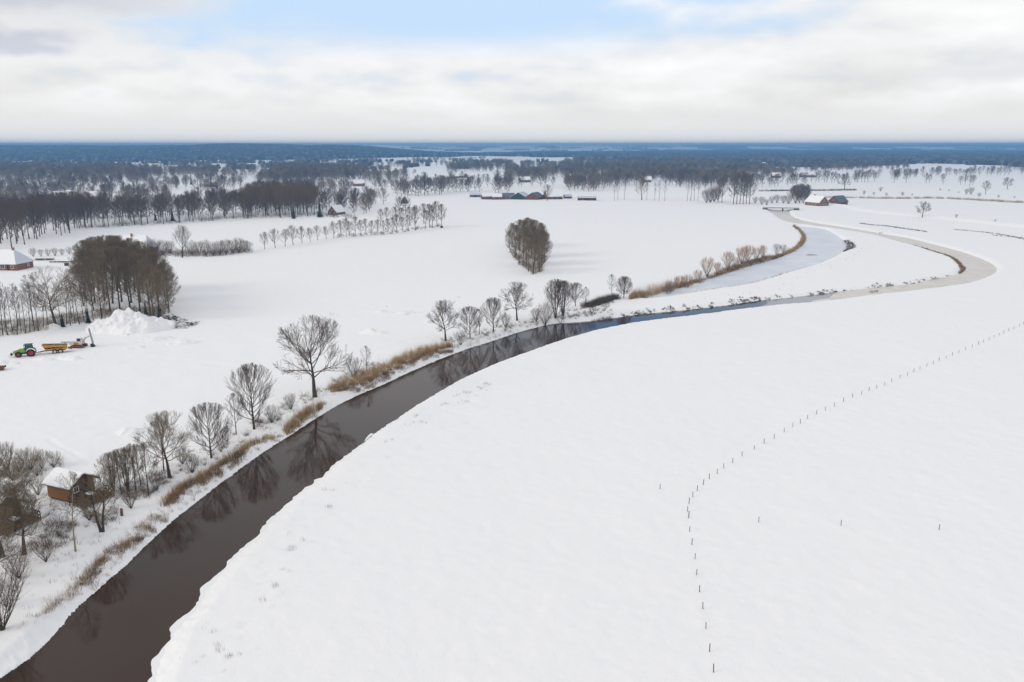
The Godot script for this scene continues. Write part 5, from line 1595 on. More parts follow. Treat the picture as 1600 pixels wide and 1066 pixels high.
	var dark: Array = [Vector3(171.77, 13.35, -731.8), Vector3(176.13, 14.81, -735.9), Vector3(182.56, 15.34, -748.5), Vector3(190.31, 12.79, -766.0), Vector3(212.38, 6.62, -723.7), Vector3(213.33, 7.55, -708.0), Vector3(215.41, 5.88, -700.4), Vector3(226.91, 7.17, -723.7), Vector3(233.92, 7.80, -731.8), Vector3(236.97, 7.72, -723.7), Vector3(238.84, 9.26, -715.8), Vector3(247.59, 11.01, -723.7), Vector3(253.70, 10.02, -731.8), Vector3(257.09, 9.46, -731.8), Vector3(262.80, 8.45, -740.0)]
	for k in dark.size():
		plant("bush", dark[k], "dark dense bush near the bridge, %s towards the brick houses" % ordinal(k), "dark_bush", "bush", "dark bushes near the bridge", "bark", "twigs")
	# right-hand meadows
	a = [Vector3(287.85, 11.53, -579.1)]
	plant("oak", a[0], "solitary round bare tree beside the snowy dyke", "lone_tree", "tree", "", "bark", "twigs")
	a = [Vector3(378.52, 18.23, -948.0)]
	plant("oak", a[0], "broad olive-brown tree in the meadow beyond the brick houses", "bare_tree", "tree", "", "bark", "olive_twigs")
	a = [Vector3(491.0, 14.66, -861.3)]
	plant("field_tree", a[0], "dark leaning tree over bushes in the far meadow")
	a = [Vector3(572.6, 13.79, -961.8)]
	plant("oak", a[0], "flat-topped solitary tree in the far meadow", "lone_tree")
	group_of("field_tree", [Vector3(470.6, 17.07, -1135.2), Vector3(479.9, 14.21, -1145.0), Vector3(484.3, 15.92, -1145.0), Vector3(492.9, 16.49, -1154.9), Vector3(497.5, 14.21, -1145.0), Vector3(515.9, 14.82, -1125.5), Vector3(532.3, 14.82, -1125.5), Vector3(549.9, 14.57, -1106.7), Vector3(558.7, 11.76, -1116.0), Vector3(558.5, 13.82, -1079.6), Vector3(572.1, 12.01, -1062.3), Vector3(587.2, 13.01, -1079.6), Vector3(570.0, 14.46, -1037.3), Vector3(587.6, 12.81, -1062.3)], "bare tree, %s in the broken line across the far meadow", "broken line of meadow trees", "meadow_tree", "twigs")
	var spots: Array = [Vector3(301.13, 2.80, -559.2), Vector3(322.16, 1.91, -549.7), Vector3(472.7, 8.43, -855.7), Vector3(468.0, 6.49, -855.7), Vector3(477.8, 2.81, -928.0), Vector3(481.1, 2.43, -915.2), Vector3(472.2, 2.33, -878.6), Vector3(405.7, 5.54, -915.2), Vector3(362.56, 4.54, -855.7), Vector3(367.74, 3.85, -844.7), Vector3(375.99, 3.80, -834.0), Vector3(392.06, 4.43, -834.0), Vector3(401.7, 2.53, -834.0), Vector3(457.7, 4.94, -813.4), Vector3(470.8, 3.05, -803.4), Vector3(480.5, 2.42, -793.7)]
	for k in spots.size():
		plant("bush", spots[k], "small dark bush in the far meadow, %s counted from the dyke outwards" % ordinal(k), "meadow_bush", "bush", "small bushes of the far meadow", "bark", "grey_twigs")
	for k in 3:
		var line: PackedVector2Array = [PackedVector2Array([Vector2(300.45, -803.4), Vector2(326.37, -798.6), Vector2(365.10, -789.0), Vector2(407.7, -789.0), Vector2(442.9, -744.2)]), PackedVector2Array([Vector2(271.18, -915.2), Vector2(312.05, -921.5), Vector2(349.93, -928.0), Vector2(386.17, -934.6)]), PackedVector2Array([Vector2(436.6, -744.2), Vector2(452.0, -731.8), Vector2(475.5, -715.8)])][k]
		scatter("reed_line", tuft_mesh(20, 2.2, 1.2, 0.4, 0.06, 95 + k), mats.reed_pale if k != 1 else mats.sedge, band(line, 3.0, 1.5, Vector2(0.8, 1.3)), ["beige reed line along the far meadow ditch", "dark hedge line behind the bridge", "beige reed line at the end of the far meadow"][k], "reeds")
	scatter("understory", tuft_mesh(26, 3.2, 1.6, 0.5, 0.03, 99), mats.grey_twigs, sprinkle(PackedVector2Array([Vector2(-263.66, -496.9), Vector2(-241.02, -516.8), Vector2(-212.47, -547.4), Vector2(-178.85, -576.5), Vector2(-138.78, -587.0), Vector2(-105.47, -566.5), Vector2(-110.18, -592.3), Vector2(-146.57, -620.5), Vector2(-185.29, -597.8), Vector2(-250.82, -538.3), Vector2(-273.96, -516.8)]), 3.4, Vector2(0.3, 1.3), -0.1), "brown undergrowth along the foot of the long wood edge", "undergrowth")
	scatter("understory", tuft_mesh(34, 3.0, 1.6, 0.5, 0.03, 98), mats.twigs, sprinkle(PackedVector2Array([Vector2(-96.85, -451.6), Vector2(-72.93, -468.0), Vector2(-43.84, -512.7), Vector2(-44.89, -525.2), Vector2(-75.61, -485.7), Vector2(-99.58, -464.6)]), 3.0, Vector2(0.4, 0.8), -0.1), "brown undergrowth along the sunken lane", "undergrowth")
	scatter("understory", tuft_mesh(34, 2.2, 1.4, 0.5, 0.03, 97), mats.olive_twigs, sprinkle(PackedVector2Array([Vector2(-0.93, -395.73), Vector2(3.28, -348.02), Vector2(8.07, -319.78), Vector2(11.83, -326.42), Vector2(15.66, -376.98), Vector2(11.96, -381.51), Vector2(8.48, -336.88), Vector2(3.55, -376.98)]), 1.9, Vector2(0.5, 1.0), -0.4), "brown undergrowth along the edge of the heart-shaped copse", "undergrowth")
	scatter("understory", tuft_mesh(24, 2.6, 1.3, 0.4, 0.02, 94), mats.birch_twigs, sprinkle(PackedVector2Array([Vector2(-169.03, -376.98), Vector2(-155.72, -374.76), Vector2(-137.31, -372.56), Vector2(-124.13, -388.49), Vector2(-130.13, -405.8), Vector2(-143.85, -390.87), Vector2(-163.18, -393.29), Vector2(-177.18, -395.73)]), 2.0, Vector2(0.5, 1.6), -0.3), "brown growth between the bushes of the field hedge", "undergrowth")
	scatter("understory", tuft_mesh(30, 1.8, 1.3, 0.5, 0.025, 96), mats.olive_twigs, sprinkle(PackedVector2Array([Vector2(-137.91, -212.12), Vector2(-132.02, -216.66), Vector2(-121.98, -235.02), Vector2(-99.15, -230.59), Vector2(-108.91, -254.47), Vector2(-129.04, -249.33), Vector2(-149.28, -230.59)]), 1.6, Vector2(0.5, 1.2), -0.2), "brown undergrowth at the yard edge and woodlot foot", "undergrowth")


func farms() -> void:
	var P := func(p: Vector2) -> Vector3: return Vector3(p.x, open_land(p.x, p.y), p.y)
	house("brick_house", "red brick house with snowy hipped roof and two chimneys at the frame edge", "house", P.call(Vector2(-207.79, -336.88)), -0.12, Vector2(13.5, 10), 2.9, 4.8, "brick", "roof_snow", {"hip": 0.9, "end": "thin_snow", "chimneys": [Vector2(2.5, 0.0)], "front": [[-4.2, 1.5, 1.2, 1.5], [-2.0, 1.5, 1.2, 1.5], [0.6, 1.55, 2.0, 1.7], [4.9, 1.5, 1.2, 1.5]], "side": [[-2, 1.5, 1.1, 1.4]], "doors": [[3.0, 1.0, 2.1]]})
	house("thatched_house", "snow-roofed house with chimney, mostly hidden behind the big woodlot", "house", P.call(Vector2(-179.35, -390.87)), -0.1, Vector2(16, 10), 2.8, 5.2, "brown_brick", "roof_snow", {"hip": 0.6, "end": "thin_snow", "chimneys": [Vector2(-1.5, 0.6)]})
	house("farmhouse", "farmhouse with dark red gable and snowy roof beside the brown grove", "house", P.call(Vector2(-129.25, -608.9)), -1.93, Vector2(12, 7.4), 2.2, 4.4, "brown_brick", "roof_snow", {"gable": "red_brick", "side": [[-2, 1.5, 1.2, 1.4], [2, 1.5, 1.2, 1.4], [0, 3.6, 1.0, 1.1]]})
	house("garden_shed", "small pyramid-roofed brown shed behind the lane row", "shed", P.call(Vector2(-93.89, -723.7)), 0.2, Vector2(5, 5), 2.0, 3.0, "dark_timber", "dark_timber", {"hip": 0.98})
	# barns at the far end of the field
	house("brick_barn", "long brick barn with snowy roof, first of the farm barns", "barn", P.call(Vector2(-23.59, -784.3)), 0.25, Vector2(10, 8), 2.8, 2.6, "red_brick", "roof_snow", {"front": [[-3, 1.5, 1.2, 1.2], [0, 1.5, 1.2, 1.2], [3, 1.5, 1.2, 1.2]]})
	house("brick_barn", "second brick barn, snowy roof pushed against the first barn", "barn", P.call(Vector2(-14.43, -779.6)), 0.1, Vector2(9, 8), 2.8, 2.6, "red_brick", "roof_snow", {"front": [[-3, 1.5, 1.2, 1.2], [2, 1.5, 1.2, 1.2]]})
	house("blue_shed", "low blue-grey shed at the outer end of the farm barns", "shed", P.call(Vector2(-35.74, -813.4)), 0.0, Vector2(11, 7), 2.4, 1.6, "slate", "thin_snow", {"doors": [[0, 2.6, 2.2]]})
	house("slate_barn", "dark slate-roofed low barn in the middle of the farm", "barn", P.call(Vector2(-6.05, -784.3)), 0.05, Vector2(16, 10), 2.6, 2.8, "brown_brick", "slate", {"front": [[-4, 1.4, 1.2, 1.1], [0, 1.4, 1.2, 1.1], [4, 1.4, 1.2, 1.1]]})
	house("green_gabled_barn", "large barn with dark green gable and patchy snow roof", "barn", P.call(Vector2(8.47, -784.3)), 1.25 - PI, Vector2(16, 15), 2.2, 4.2, "red_brick", "thin_snow", {"gable": "green_paint", "far_side": [[-4, 1.3, 1.4, 1.2], [0, 1.3, 1.4, 1.2], [4, 1.3, 1.4, 1.2]]})
	house("brick_barn", "brick-gabled barn directly beside the green-gabled barn", "barn", P.call(Vector2(21.65, -779.6)), 1.2 - PI, Vector2(16, 12), 2.6, 3.8, "red_brick", "slate", {"far_side": [[-2.5, 1.3, 1.3, 1.2], [2.5, 1.3, 1.3, 1.2]]})
	house("hall_house", "tall snow-roofed farmhouse behind the round farm tree", "house", P.call(Vector2(38.71, -784.3)), 0.3, Vector2(15, 12), 2.8, 6.2, "red_brick", "roof_snow", {"gable": "brown_brick", "side": [[-2, 1.5, 1.2, 1.3], [2, 1.5, 1.2, 1.3]], "front": [[-3, 1.5, 1.3, 1.3], [2, 1.5, 1.3, 1.3]]})
	house("garden_house", "little brick garden house beside the tall farmhouse", "shed", P.call(Vector2(53.25, -793.7)), 0.3, Vector2(7, 5), 2.0, 1.8, "brown_brick", "thin_snow", {"doors": [[0, 1.1, 1.9]]})
	house("open_shed", "long low dark shed at the bridge-side end of the farm", "shed", P.call(Vector2(69.15, -766.0)), -0.05, Vector2(17, 7), 2.4, 1.2, "dark_timber", "thin_snow", {"doors": [[-4, 3.0, 2.1], [4, 3.0, 2.1]], "door": "rust"})
	# houses by the bridge
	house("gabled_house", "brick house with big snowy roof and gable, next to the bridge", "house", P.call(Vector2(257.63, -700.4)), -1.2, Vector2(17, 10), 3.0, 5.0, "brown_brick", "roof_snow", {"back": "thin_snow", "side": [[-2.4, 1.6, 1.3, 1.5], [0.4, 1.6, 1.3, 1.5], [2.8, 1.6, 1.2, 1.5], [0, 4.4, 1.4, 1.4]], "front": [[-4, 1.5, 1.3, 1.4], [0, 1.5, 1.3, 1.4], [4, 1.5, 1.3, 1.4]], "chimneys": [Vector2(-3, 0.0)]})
	house("red_house", "red brick house with dark blue roof, farther from the bridge", "house", P.call(Vector2(278.42, -708.0)), 3.785, Vector2(14, 10), 2.8, 4.8, "red_brick", "slate", {"side": [[-2, 1.5, 1.3, 1.4], [2, 1.5, 1.3, 1.4], [0, 4.2, 1.2, 1.2]], "far_side": [[-2, 1.5, 1.3, 1.4], [2, 1.5, 1.3, 1.4], [0, 4.2, 1.2, 1.2]], "front": [[-3, 1.5, 1.3, 1.4], [3, 1.5, 1.3, 1.4]]})
	bridge(P.call(Vector2(212.76, -654.8)), -0.2, 27.0)
	# farther houses
	var far := [[Vector2(-420.9, -775.0), 0.6, "snow-roofed village house with bluish gable beyond the dense wood"], [Vector2(-421.1, -793.7), -0.5, "second village house, brighter roof, beyond the dense wood"], [Vector2(-388.62, -775.0), 0.2, "third village house, half hidden by far garden trees"], [Vector2(-797.5, -1369.3), 0.0, "long low snow-roofed building at the far grey wood"], [Vector2(-102.84, -1218.6), 0.1, "long snowy farm roof in the distant tree rows"], [Vector2(-89.25, -1265.0), 0.7, "steep dark-gabled farmhouse in the distant tree rows"], [Vector2(-77.13, -1289.6), -0.6, "second steep-roofed farmhouse in the distant tree rows"], [Vector2(-140.67, -1265.0), 0.0, "small far barn before the distant tree rows"],
		[Vector2(407.4, -1289.6), 0.0, "white-roofed far farm beyond the bridge woods"], [Vector2(465.8, -1315.1), 0.05, "long white-roofed barn beyond the bridge woods"], [Vector2(466.8, -1769.1), 0.4, "pale house in the far blue wood, nearest the poplars"], [Vector2(629.9, -2103.1), 0.3, "white-walled house in the far blue wood"], [Vector2(830.0, -2405.2), -0.4, "bright tall house in the far blue wood"], [Vector2(1148.3, -2808.1), 0.5, "white house roof in the blue wood over the meadow"], [Vector2(1231.9, -2808.1), 0.2, "second white house roof in the blue wood over the meadow"], [Vector2(1213.5, -2695.3), -0.5, "third white house roof in the blue wood over the meadow"], [Vector2(1738.4, -3210.9), 0.2, "white roof at the far end of the blue wood"], [Vector2(275.79, -3064.4), 0.3, "pale roof at the middle of the far wood"], [Vector2(348.91, -2405.2), 0.2, "pale long roof in the far wood behind the field"], [Vector2(-440.7, -954.9), 0.5, "white-roofed house in a clearing behind the long wood edge"], [Vector2(-366.16, -1013.5), -0.3, "lone snow-roofed house in the fields behind the long wood edge"], [Vector2(-189.85, -1029.3), 0.4, "small white-roofed house behind the red-gabled farm"], [Vector2(-236.52, -890.4), 0.1, "snowy roof peeping over the dense brown grove"], [Vector2(17.43, -1135.2), 0.3, "white roof behind the farm barns at the wood edge"], [Vector2(183.01, -1135.2), -0.2, "white roof at the foot of the wood behind the big field"]]
	var k := 0
	for f in far:
		var long: bool = k in [3, 4, 9, 18]
		house("distant_house", f[2], "house", P.call(f[0]), f[1], Vector2(24 if long else 13, 10), 3.6, 4.0, ["brown_brick", "white_paint", "red_brick"][k % 3], "roof_snow", {"group": "distant houses", "front": [[-3, 1.8, 1.3, 1.4], [3, 1.8, 1.3, 1.4]]})
		k += 1
	# a few low garden things by the brick house
	for q in [[Vector2(-207.38, -361.94), Vector3(8, 1.0, 1.6), "clipped dark hedge behind the brick house yard"], [Vector2(-196.17, -355.84), Vector3(11, 0.7, 0.8), "thin clipped hedge in front of the dark box"]]:
		var t := thing("clipped_hedge", q[2], "hedge", P.call(q[0]), 0.08)
		var b := Buf.new()
		for n in 500:
			var p: Vector3 = Vector3(spread(-0.5, 0.5), spread(0, 0.85), spread(-0.5, 0.5)) * q[1]
			b.twig(p, p + Vector3(spread(-1, 1), spread(0, 1), spread(-1, 1)) * 0.35, 0.09)
		var o := put("foliage", b.mesh(), mats.sedge, t)
		o.set_meta("kind", "stuff")
		var c := Buf.new()
		c.box(Vector3(0, q[1].y * 0.95, 0), Vector3(q[1].x * 0.96, 0.16, q[1].z * 0.7))
		put("snow_cover", c.mesh(), mats.roof_snow, t)
	var bx := thing("feed_box", "dark box standing in the snow beside the clipped hedge", "box", P.call(Vector2(-189.35, -346.11)), 0.1)
	var bb := Buf.new()
	bb.box(Vector3(0, 0.5, 0), Vector3(1.4, 1.0, 1.0))
	put("crate", bb.mesh(), mats.dark_timber, bx)
	var lid := Buf.new()
	lid.box(Vector3(0, 1.06, 0), Vector3(1.5, 0.12, 1.1))
	put("lid", lid.mesh(), mats.dark_steel, bx)
	var bo := thing("hunting_box", "small dark box at the field end of the lane row", "box", P.call(Vector2(-43.34, -506.6)), 0.3)
	var b2 := Buf.new()
	b2.box(Vector3(0, 0.7, 0), Vector3(1.3, 1.4, 1.3))
	put("crate", b2.mesh(), mats.dark_timber, bo)
	var l2 := Buf.new()
	l2.box(Vector3(0, 1.47, 0), Vector3(1.5, 0.14, 1.5))
	put("lid", l2.mesh(), mats.roof_snow, bo)


func fence() -> void:
	var shape := Buf.new()
	shape.lathe([Vector2(0.045, -0.3), Vector2(0.045, 0.84), Vector2(0.03, 0.88), Vector2(0, 0.88)], 8, Vector3.ZERO, Vector3.UP)
	var body := shape.mesh()
	var cap_shape := Buf.new()
	cap_shape.lathe([Vector2(0, 0.87), Vector2(0.042, 0.885), Vector2(0.035, 0.92), Vector2(0, 0.935)], 8, Vector3.ZERO, Vector3.UP)
	var cap := cap_shape.mesh()
	rng.seed = 140
	var line := PackedVector2Array([Vector2(19.61, -69.95), Vector2(20.00, -73.30), Vector2(20.57, -77.37), Vector2(21.10, -81.10), Vector2(21.54, -84.76), Vector2(22.05, -88.66), Vector2(22.69, -92.45), Vector2(23.14, -96.39), Vector2(23.59, -99.95), Vector2(24.31, -103.96), Vector2(24.60, -105.98), Vector2(25.34, -108.67), Vector2(26.40, -110.95), Vector2(27.49, -113.11), Vector2(28.87, -115.23), Vector2(30.34, -117.57), Vector2(32.02, -119.45), Vector2(33.65, -121.82), Vector2(35.59, -123.86), Vector2(37.89, -126.76), Vector2(40.85, -130.08), Vector2(43.44, -133.12), Vector2(45.97, -135.66), Vector2(48.79, -138.95), Vector2(51.29, -141.86), Vector2(53.25, -143.56), Vector2(55.39, -145.81), Vector2(58.00, -148.47), Vector2(60.43, -150.47), Vector2(63.18, -153.08), Vector2(65.99, -155.83), Vector2(68.99, -158.62), Vector2(71.68, -160.93), Vector2(74.37, -163.49), Vector2(76.80, -165.42), Vector2(79.52, -167.68), Vector2(82.25, -170.44), Vector2(85.17, -173.03), Vector2(87.86, -175.23), Vector2(90.58, -177.96), Vector2(93.14, -180.29), Vector2(95.94, -182.89), Vector2(98.50, -185.04), Vector2(101.47, -188.07), Vector2(103.94, -189.80), Vector2(107.04, -192.79), Vector2(110.09, -195.62), Vector2(113.46, -198.66), Vector2(116.70, -201.65), Vector2(120.14, -204.94), Vector2(122.80, -207.33), Vector2(125.52, -209.70), Vector2(128.28, -212.19), Vector2(131.14, -214.75), Vector2(133.90, -217.36), Vector2(136.74, -219.95), Vector2(139.45, -222.20), Vector2(143.07, -225.49), Vector2(145.94, -228.44), Vector2(148.99, -231.03)])
	for k in line.size():
		var o := thing("fence_post", "short weathered wooden post, %s along the curved fence line from its near end" % ordinal(k), "fence post", spot(line[k]), spread(0, TAU), "posts of the curved fence line")
		o.rotation += Vector3(spread(-0.07, 0.07), 0, spread(-0.09, 0.09))
		o.scale = Vector3.ONE * spread(0.92, 1.12)
		if k == 9:
			o.scale *= 1.2
		put("post", body, mats.post_wood, o)
		put("snow_cap", cap, mats.roof_snow, o)
	var extra := PackedVector2Array([Vector2(22.11, -113.81), Vector2(33.64, -102.84), Vector2(44.42, -101.76), Vector2(56.99, -100.40)])
	var say := ["lone post outside the bend of the curved fence", "first post of the sparse side row, nearest the fence corner", "middle post of the sparse side row across the snow", "last post of the sparse side row, farthest from the fence corner"]
	for k in 4:
		var o := thing("fence_post", say[k], "fence post", spot(extra[k]), 0.0, "posts of the sparse side row")
		put("post", body, mats.post_wood, o)
		put("snow_cap", cap, mats.roof_snow, o)


func far_country() -> void:
	rng.seed = 200
	var joined := []
	for m in moulds.far_tree:
		var st := SurfaceTool.new()
		st.append_from(m[0], 0, Transform3D())
		st.append_from(m[1], 0, Transform3D())
		joined.append(st.commit())
	var places := [[], [], [], [], [], []]
	var add := func(p: Vector2, low: float, high: float) -> void:
		var s := spread(low, high) / 16.0
		places[rng.randi_range(0, 5)].append(Transform3D(Basis(Vector3.UP, spread(0, TAU)).scaled(Vector3(s * spread(0.9, 1.2), s, s * spread(0.9, 1.2))), Vector3(p.x, open_land(p.x, p.y), p.y)))
	var yards := [Vector2(-420.9, -775.0), Vector2(-421.1, -793.7), Vector2(-388.62, -775.0), Vector2(-797.5, -1369.3), Vector2(-102.84, -1218.6), Vector2(-89.25, -1265.0), Vector2(-77.13, -1289.6), Vector2(-140.67, -1265.0), Vector2(407.4, -1289.6), Vector2(465.8, -1315.1), Vector2(466.8, -1769.1), Vector2(-93.89, -723.7), Vector2(-129.25, -608.9), Vector2(-440.7, -954.9), Vector2(-366.16, -1013.5), Vector2(-189.85, -1029.3), Vector2(-236.52, -890.4), Vector2(17.43, -1135.2), Vector2(183.01, -1135.2)]
	var clear := func(p: Vector2) -> bool:
		for y in yards:
			if absf(p.x - y.x) < 15.0 and p.y > y.y - 12.0 and p.y < y.y + 130.0:
				return false
		return true
	var woods := [
		[PackedVector2Array([Vector2(-350.95, -525.2), Vector2(-282.80, -533.8), Vector2(-252.88, -542.8), Vector2(-221.63, -571.5), Vector2(-186.97, -603.3), Vector2(-197.76, -638.8), Vector2(-240.27, -620.5), Vector2(-284.64, -592.3), Vector2(-425.2, -638.8)]), 9.5, 13.0, 19.0, -0.7],
		[PackedVector2Array([Vector2(-425.2, -638.8), Vector2(-359.93, -664.8), Vector2(-299.94, -693.0), Vector2(-236.93, -651.6), Vector2(-201.64, -651.6), Vector2(-228.52, -740.0), Vector2(-359.93, -834.0), Vector2(-486.4, -902.6), Vector2(-566.9, -855.7)]), 12.0, 10.0, 15.0, -0.14],
		[PackedVector2Array([Vector2(-737.0, -1116.0), Vector2(-656.0, -1154.9), Vector2(-514.2, -1218.6), Vector2(-621.6, -1492.0), Vector2(-797.0, -1680.0), Vector2(-1028.4, -1817.2), Vector2(-1263.4, -1921.8)]), 13.0, 13.0, 17.0, -0.25],
		[PackedVector2Array([Vector2(-581.8, -878.6), Vector2(-382.16, -902.6), Vector2(-308.51, -954.9), Vector2(-359.93, -1116.0), Vector2(-487.6, -1154.9), Vector2(-713.2, -1079.6)]), 14.0, 11.0, 15.0, 0.02],
		[PackedVector2Array([Vector2(-518.9, -1241.4), Vector2(-380.87, -1241.4), Vector2(-339.36, -1341.6), Vector2(-404.0, -1599.5), Vector2(-636.9, -1526.2)]), 15.0, 12.0, 16.0, 0.05],
		[PackedVector2Array([Vector2(-199.43, -620.5), Vector2(-155.27, -658.1), Vector2(-170.46, -723.7), Vector2(-192.82, -757.1), Vector2(-228.52, -740.0)]), 9.0, 17.0, 22.0, -0.6],
		[PackedVector2Array([Vector2(-144.16, -620.5), Vector2(-110.18, -592.3), Vector2(-72.17, -581.7), Vector2(-89.42, -723.7), Vector2(-140.23, -757.1), Vector2(-160.68, -693.0)]), 13.0, 11.0, 16.0, -0.3],
		[PackedVector2Array([Vector2(-298.94, -775.0), Vector2(-154.25, -834.0), Vector2(-97.94, -793.7), Vector2(-106.84, -867.0), Vector2(-214.24, -928.0), Vector2(-347.42, -902.6)]), 14.0, 11.0, 16.0, -0.1],
		[PackedVector2Array([Vector2(-321.36, -1045.5), Vector2(-261.30, -1097.5), Vector2(-212.76, -1154.9), Vector2(-280.46, -1526.2), Vector2(-419.5, -1769.1), Vector2(-475.6, -1680.0)]), 12.0, 14.0, 18.0, -0.25],
		[PackedVector2Array([Vector2(-199.04, -1079.6), Vector2(-85.70, -1116.0), Vector2(-107.12, -1398.0), Vector2(-293.82, -1599.5)]), 17.0, 12.0, 16.0, 0.0],
		[PackedVector2Array([Vector2(-76.43, -902.6), Vector2(0.00, -867.0), Vector2(0.00, -1013.5), Vector2(-80.34, -1045.5)]), 14.0, 14.0, 18.0, -0.15],
		[PackedVector2Array([Vector2(-127.03, -784.3), Vector2(-83.55, -834.0), Vector2(-52.74, -855.7), Vector2(-55.59, -902.6), Vector2(-90.33, -902.6), Vector2(-136.68, -844.7)]), 15.0, 15.0, 19.0, -0.3],
		[PackedVector2Array([Vector2(-8.03, -1045.5), Vector2(68.56, -1116.0), Vector2(114.26, -1868.1), Vector2(-13.53, -1769.1)]), 14.0, 13.0, 18.0, -0.1],
		[PackedVector2Array([Vector2(60.70, -928.0), Vector2(90.33, -902.6), Vector2(144.84, -941.3), Vector2(199.53, -998.2), Vector2(245.22, -1029.3), Vector2(285.66, -1062.3), Vector2(499.9, -1868.1), Vector2(445.6, -2244.1), Vector2(132.69, -2171.3)]), 13.0, 12.0, 19.0, -0.12],
		[PackedVector2Array([Vector2(-111.78, -1459.3), Vector2(0.00, -1526.2), Vector2(0.00, -2103.1), Vector2(-142.83, -1868.1)]), 16.0, 12.0, 16.0, 0.0],
		[PackedVector2Array([Vector2(220.36, -954.9), Vector2(287.34, -983.3), Vector2(444.1, -1526.2), Vector2(350.58, -1526.2)]), 17.0, 15.0, 20.0, 0.05],
		[PackedVector2Array([Vector2(348.91, -1196.6), Vector2(476.1, -1241.4), Vector2(558.9, -1459.3), Vector2(465.2, -1599.5)]), 14.0, 12.0, 16.0, 0.1],
		[PackedVector2Array([Vector2(391.22, -1459.3), Vector2(612.1, -1599.5), Vector2(797.0, -1680.0), Vector2(885.5, -1868.1), Vector2(714.1, -1868.1), Vector2(499.9, -1868.1)]), 14.0, 11.0, 15.0, 0.0],
		[PackedVector2Array([Vector2(254.75, -757.1), Vector2(273.05, -766.0), Vector2(308.51, -867.0), Vector2(290.05, -855.7)]), 6.0, 8.0, 12.0, -1.0],
		[PackedVector2Array([Vector2(-610.6, -2103.1), Vector2(-342.79, -2244.1), Vector2(-73.45, -2405.2), Vector2(-85.70, -2808.1), Vector2(-411.3, -2695.3), Vector2(-723.7, -2494.7)]), 16.0, 11.0, 15.0, 0.3],
		[PackedVector2Array([Vector2(-482.5, -508.6), Vector2(-350.95, -525.2), Vector2(-425.2, -638.8), Vector2(-591.8, -626.5)]), 11.0, 14.0, 19.0, -0.5],
		[PackedVector2Array([Vector2(-603.2, -638.8), Vector2(-425.2, -638.8), Vector2(-597.6, -902.6), Vector2(-847.7, -902.6)]), 14.0, 11.0, 16.0, -0.1],
		[PackedVector2Array([Vector2(-847.7, -902.6), Vector2(-597.6, -902.6), Vector2(-1228.3, -1868.1), Vector2(-1742.5, -1868.1)]), 15.0, 12.0, 16.0, -0.05],
		[PackedVector2Array([Vector2(739.7, -1175.4), Vector2(1002.2, -1135.2), Vector2(1407.9, -1599.5), Vector2(1028.4, -1638.8)]), 19.0, 10.0, 14.0, 0.15],
		[PackedVector2Array([Vector2(-1142.6, -1868.1), Vector2(-785.6, -1868.1), Vector2(-942.7, -2244.1), Vector2(-1469.1, -2405.2)]), 17.0, 11.0, 15.0, 0.3],
		[PackedVector2Array([Vector2(541.2, -1175.4), Vector2(849.5, -1459.3), Vector2(958.2, -1526.2), Vector2(1028.4, -1638.8), Vector2(857.0, -1599.5), Vector2(617.0, -1341.6)]), 20.0, 10.0, 14.0, 0.2],
	]
	for w in woods:
		for p in points_in(w[0], w[1]):
			if soft.get_noise_2d(p.x * 0.15, p.y * 0.11) > w[4] + 0.04 and clear.call(p):
				add.call(p, w[2], w[3])
	for line in [PackedVector2Array([Vector2(-608.3, -941.3), Vector2(-514.2, -983.3), Vector2(-428.5, -1013.5)]), PackedVector2Array([Vector2(-424.0, -1175.4), Vector2(-299.16, -1218.6)]), PackedVector2Array([Vector2(-490.8, -1526.2), Vector2(-359.93, -1680.0), Vector2(-228.52, -1868.1)]), PackedVector2Array([Vector2(-173.81, -941.3), Vector2(-104.33, -968.9), Vector2(-15.82, -1029.3)]), PackedVector2Array([Vector2(-257.09, -1868.1), Vector2(-124.65, -2039.0), Vector2(0.00, -2171.3)]), PackedVector2Array([Vector2(-979.4, -1599.5), Vector2(-835.5, -1680.0), Vector2(-694.8, -1817.2)]), PackedVector2Array([Vector2(-132.69, -1079.6), Vector2(0.00, -1154.9)]), PackedVector2Array([Vector2(0.00, -1013.5), Vector2(63.28, -1029.3)]), PackedVector2Array([Vector2(325.65, -1116.0), Vector2(435.7, -1135.2), Vector2(478.7, -1154.9)]), PackedVector2Array([Vector2(523.9, -1265.0), Vector2(658.2, -1341.6), Vector2(814.1, -1398.0), Vector2(875.2, -1428.0)]), PackedVector2Array([Vector2(272.67, -1013.5), Vector2(363.88, -1029.3)]), PackedVector2Array([Vector2(-785.6, -1868.1), Vector2(-732.3, -2039.0), Vector2(-613.7, -2171.3)]), PackedVector2Array([Vector2(-192.82, -834.0), Vector2(-137.11, -890.4)])]:
		var pts := smooth_line(line, 11.0)
		for p in pts:
			if spread(0, 1) < 0.8:
				add.call(p + Vector2(spread(-4, 4), spread(-4, 4)), 11.0, 17.0)
	var bare_tints := [Color(0.125, 0.098, 0.075), Color(0.165, 0.14, 0.122), Color(0.10, 0.085, 0.078), Color(0.19, 0.155, 0.10), Color(0.14, 0.10, 0.085), Color(0.22, 0.19, 0.165)]
	for k in 6:
		scatter("distant_woodland", joined[k], mats.tinted, places[k], "leafless trees of the woods and field rows in the middle distance, share %s" % ordinal(k), "woodland", bare_tints)
	# forest masses far away: lumpy small crowns
	var lump := Buf.new()
	rng.seed = 210
	for k in 26:
		var a := spread(0, TAU)
		var y := spread(0.0, 1.0)
		var p := Vector3(cos(a) * 0.42 * (1.0 - y * 0.6), y * 0.55, sin(a) * 0.42 * (1.0 - y * 0.6)) * 10.0
		lump.twig(p * Vector3(0.5, 1, 0.5), p + Vector3(cos(a) * 1.2, spread(2.0, 6.0), sin(a) * 1.2), spread(1.2, 2.4))
